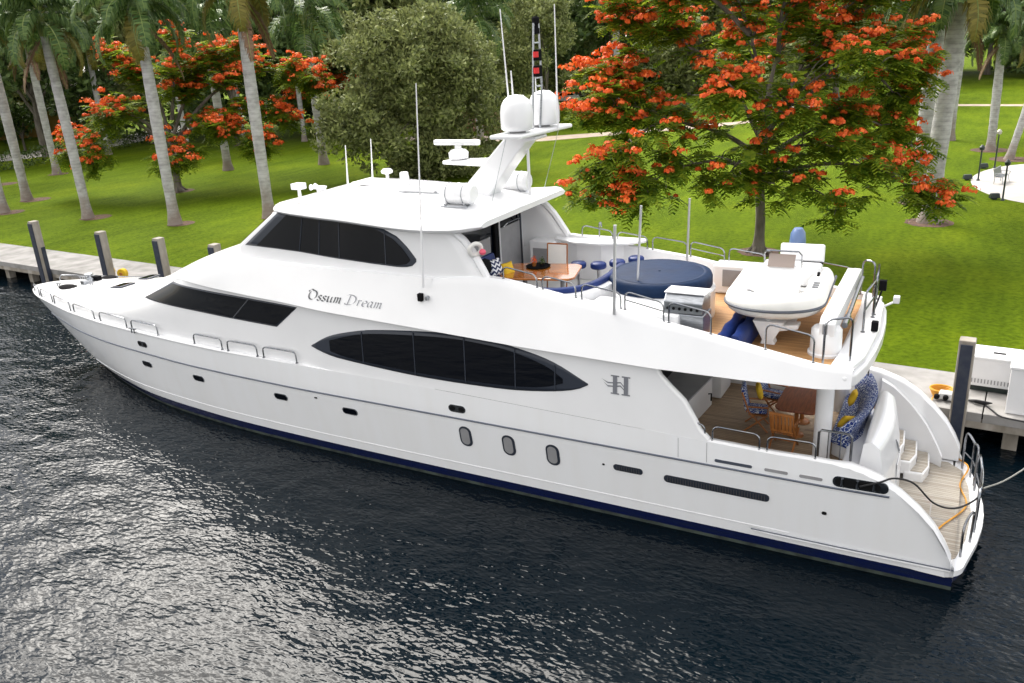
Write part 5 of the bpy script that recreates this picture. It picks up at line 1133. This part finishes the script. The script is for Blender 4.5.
for i,(x,lab) in enumerate(((6.75,'folded navy blue canvas cover nearer the grill'),(7.05,'folded navy blue canvas cover leaning under the tender bow'))):
    b=MB(); 
    rows=[]
    for k in range(9):
        y=-2.45+1.9*k/8; rows.append([(x-.13,y,4.47),(x-.15,y,4.75),(x-.08+.03*math.sin(k*1.7),y,4.95),(x+.06,y,4.93+.02*math.sin(k*2.3)),(x+.14,y,4.74),(x+.13,y,4.47)])
    b.grid(rows); b.add(rows[0],[tuple(range(6))]); b.add(rows[-1],[tuple(range(6))]); o=b.build('canvas_cover',NAVY,None,angle=70); tag(o,lab,'cover','folded navy covers on the upper deck')
# ---- cockpit furniture
t=thing('cockpit_table','dark brown varnished table under the upper deck overhang at the stern','table',(7.98,.42,1.703))
MB().prism(rrect(-.48,-.75,.5,.75,.22),.72,.77).build('tabletop',TABLE2,t,smooth=False,bevel=.015)
for y in (-.4,.4): MB().lathe([(.2,0),(.18,.04),(.05,.08),(.05,.66),(.15,.72)],(0,y,0),12).build('pedestal',CHAIRW,t)
def deckchair(label,loc,rz,pad):
    t=thing('teak_chair',label,'chair',loc,rz,'folding teak chairs round the cockpit table')
    b=MB()
    for k in range(6): b.box((-.22+k*.088,.02,.43),(.07,.46,.02))
    b.build('seat',CHAIRW,t,smooth=False)
    b=MB()
    for k in range(6): b.box((-.2+k*.08,-.30,.74),(.058,.02,.5),rx=.22)
    b.box((0,-.36,.98),(.54,.035,.06)); b.box((0,-.25,.52),(.5,.03,.05)); b.build('backrest',CHAIRW,t,smooth=False)
    for s in (-.26,.26):
        MB().tube([(s,.26,0),(s,-.20,.52),(s,-.37,1.0)],.022,6).build('leg',CHAIRW,t); MB().tube([(s*1.02,-.30,0),(s*1.02,.24,.45)],.022,6).build('leg',CHAIRW,t)
        MB().box((s,.02,.65),(.05,.5,.025)).build('armrest',CHAIRW,t,smooth=False)
    MB().box((0,-.02,.2),(.5,.03,.03)).build('stretcher',CHAIRW,t,smooth=False)
    return t
deckchair('teak chair with blue patterned pad at the forward side of the cockpit table',(7.05,.1,1.703),R(-80),True)
deckchair('bare slatted teak chair with its back to the water, nearest the port rail',(7.85,-.72,1.703),R(-4),False)
deckchair('padded teak chair on the far side of the cockpit table, under the overhang',(7.2,1.15,1.703),R(-100),True)
for (x,y,rz,lab) in ((7.0,.1,-80,'nearer'),(7.14,1.15,-100,'farther')):
    o=MB().box((0,-.26,.82),(.48,.09,.62),rx=.2).box((0,.04,.5),(.48,.46,.08)).build('chair_pad',FABRIC,None,smooth=False,bevel=.03); o.location=(x,y,1.703); o.rotation_euler=(0,0,R(rz)); tag(o,f'blue and white patterned pad on the {lab} padded teak chair','cushion','chair pads in the cockpit')
cushion('pillow','yellow pillow on the padded teak chair nearest the rail','pillow',(7.0,.42,2.55),(R(15),0,R(-75)),(.42,.15,.38),YELLOW)
def longpad(name,label,y0,y1,x0,lean_,h,m,z0,ripple):
    rows=[];n=24
    for k in range(n+1):
        u=k/n; y=y0+(y1-y0)*u; xx=x0+.28*(4*u*(1-u)); b_=.02*math.sin(u*ripple)
        rows.append([(xx-.09,y,z0),(xx-.15-b_,y,z0+h*.5),(xx-.02+lean_*.6,y,z0+h-.03),(xx+.06+lean_,y,z0+h),(xx+.12+lean_*.7,y,z0+h-.06),(xx+.11+b_,y,z0+h*.4),(xx+.06,y,z0)])
    b=MB().grid(rows,True); b.add(rows[0],[tuple(range(7))]); b.add(rows[-1],[tuple(range(7))]); o=b.build(name,m,None,angle=70); tag(o,label,'cushion'); return o
longpad('back_cushion','long curved blue and white patterned back cushion on the transom settee',-.95,2.0,9.16,.16,.62,FABRIC,2.12,14)
o=MB().prism([(8.85,-.75),(9.3,-1.0),(9.55,-.4),(9.58,.5),(9.5,1.5),(9.25,2.1),(8.85,1.9)],2.03,2.17).build('seat_cushion',FABRIC,None,smooth=False,bevel=.04); tag(o,'blue and white patterned seat cushion of the transom settee','cushion')
MB().prism([(8.9,-.7),(9.3,-.95),(9.6,-.3),(9.6,1.4),(9.3,2.05),(8.9,1.85)],1.7,2.03).build('transom_settee_base',GEL,yt,smooth=False,bevel=.03)
cushion('pillow','yellow pillow at the near end of the transom settee','pillow',(9.12,-.35,2.42),(R(25),R(20),R(70)),(.46,.16,.34),YELLOW)
cushion('pillow','yellow pillow in the middle of the transom settee, beside the patterned back cushion','pillow',(9.1,.9,2.5),(R(20),R(10),R(95)),(.44,.16,.38),YELLOW)
# ---- lines and cables
o=MB().tube(smooth_path([(9.75,-2.9,2.22),(10.1,-2.84,2.36),(10.35,-2.6,2.38),(10.7,-2.3,2.18),(11.1,-1.9,1.6),(11.5,-1.4,1.3),(11.85,-.9,1.30),(12.0,-.5,1.38)],6),.02,7).build('mooring_line',ROPE,None); tag(o,'black mooring line from the stern fairlead to the platform rail','rope')
o=MB().tube(smooth_path([(12.0,-.45,1.38),(12.5,1.0,.95),(13.2,2.6,.85),(14.2,4.6,1.1)],6),.02,6).build('mooring_line',ROPEG,None); tag(o,'grey line running from the platform rail out to the dock on the right','rope')
o=MB().tube(smooth_path([(10.9,5.05,1.1),(10.75,4.85,1.13),(10.72,4.2,1.0),(10.7,3.6,.95),(10.8,2.85,1.35),(11.1,2.6,.82),(11.5,2.52,.56),(11.75,2.1,.55),(11.6,1.2,.52),(11.75,.2,.53),(11.3,-.9,.53),(11.05,-1.7,.56),(10.9,-2.35,1.2),(10.6,-2.5,1.75)],7),.019,7).build('shore_cable',ORANGE,None); tag(o,'yellow-orange shore power cable from the dock pedestal over the swim platform','cable')
b=MB()
for k in range(5): b.tube([(10.95+(.22+.02*k)*math.cos(R(a)),5.25+(.22+.01*k)*math.sin(R(a)),1.09+.045*k) for a in range(0,361,24)],.028,6)
o=b.build('cable_coil',ORANGE,None); tag(o,'coil of yellow shore cable on the dock left of the tall piling','cable')
t=thing('shore_plug','white shore power inlet box with black plugs at the foot of the tall piling','power inlet',(11.1,5.0,1.06),-.1)
MB().box((0,0,.13),(.42,.26,.22)).build('housing',CARW,t,bevel=.04)
for dx in (-.12,.1): MB().lathe([(.06,-.1),(.075,0),(.05,.06)],(dx-.12,-.14,.12),10,axis='y').build('plug',BLACK,t)
b=MB()
for k in range(4): b.tube(smooth_path([(11.6+.05*k,5.1-.04*k,1.09+.02*k),(11.85,5.15-.05*k,1.1+.02*k),(12.05+.04*k,4.95,1.09+.02*k),(11.8,4.98-.03*k,1.1+.03*k),(11.62+.05*k,5.05-.04*k,1.1+.02*k)],5),.02,6)
b.tube(smooth_path([(12.0,4.95,1.09),(12.2,4.6,1.085),(12.4,4.28,1.085),(12.9,4.15,1.085),(13.6,4.0,1.085)],5),.022,6)
o=b.build('black_cable',ROPE,None); tag(o,'bundled black cable lying on the dock before the white cabinet','cable')
for x,y,lab in ((-25.9,6.75,'yellow hose reel on the dock left of the piling behind the bow'),(-24.75,6.6,'yellow hose reel on the dock right of the piling behind the bow')):
    t=thing('hose_reel',lab,'hose reel',(x,y,1.06),.3,'yellow hose reels on the dock')
    MB().lathe([(.22,-.12),(.24,-.1),(.24,.1),(.22,.12)],(0,0,.26),16,axis='y').build('drum',YELLOW,t); MB().box((0,0,.05),(.3,.3,.1)).build('foot',YELLOW,t,smooth=False,bevel=.01)
    MB().lathe([(.08,-.16),(.08,.16)],(0,0,.26),10,axis='y').build('hub',CHAIRW,t)
# ---- white cabinets on the dock
t=thing('dock_cabinet','long low white dock cabinet with a louvred front behind the tall piling','cabinet',(12.35,6.35,1.06),-R(3))
MB().box((0,0,.56),(1.5,.95,.80)).build('body',CARW,t,smooth=False,bevel=.03)
MB().box((0,0,1.0),(1.57,1.02,.09)).build('lid',CARW,t,smooth=False,bevel=.03)
MB().box((0,0,.09),(1.4,.8,.16)).build('plinth',POSTG,t,smooth=False)
b=MB()
for k in range(18): b.box((-.68+k*.08,-.482,.32),(.03,.012,.12))
b.build('louvre',GREYUPH,t,smooth=False)
MB().box((-.1,-.1,1.06),(.3,.05,.03)).build('handle',BLACK,t,smooth=False)
t=thing('dock_box','tall white dock box with a sloping lid at the right edge of the photo','dock box',(13.05,5.05,1.06),-R(3))
MB().box((0,0,.62),(1.1,.95,1.24)).build('body',CARW,t,smooth=False,bevel=.025)
MB().prism([(-.52,1.25),(.52,1.25),(.52,1.45),(-.52,1.33)],-.58,.58,'x').build('lid',CARW,t,smooth=False,bevel=.02)
MB().lathe([(.03,0),(.025,.02)],(-.1,-.50,1.05),10,axis='y').build('lock',BLACK,t)
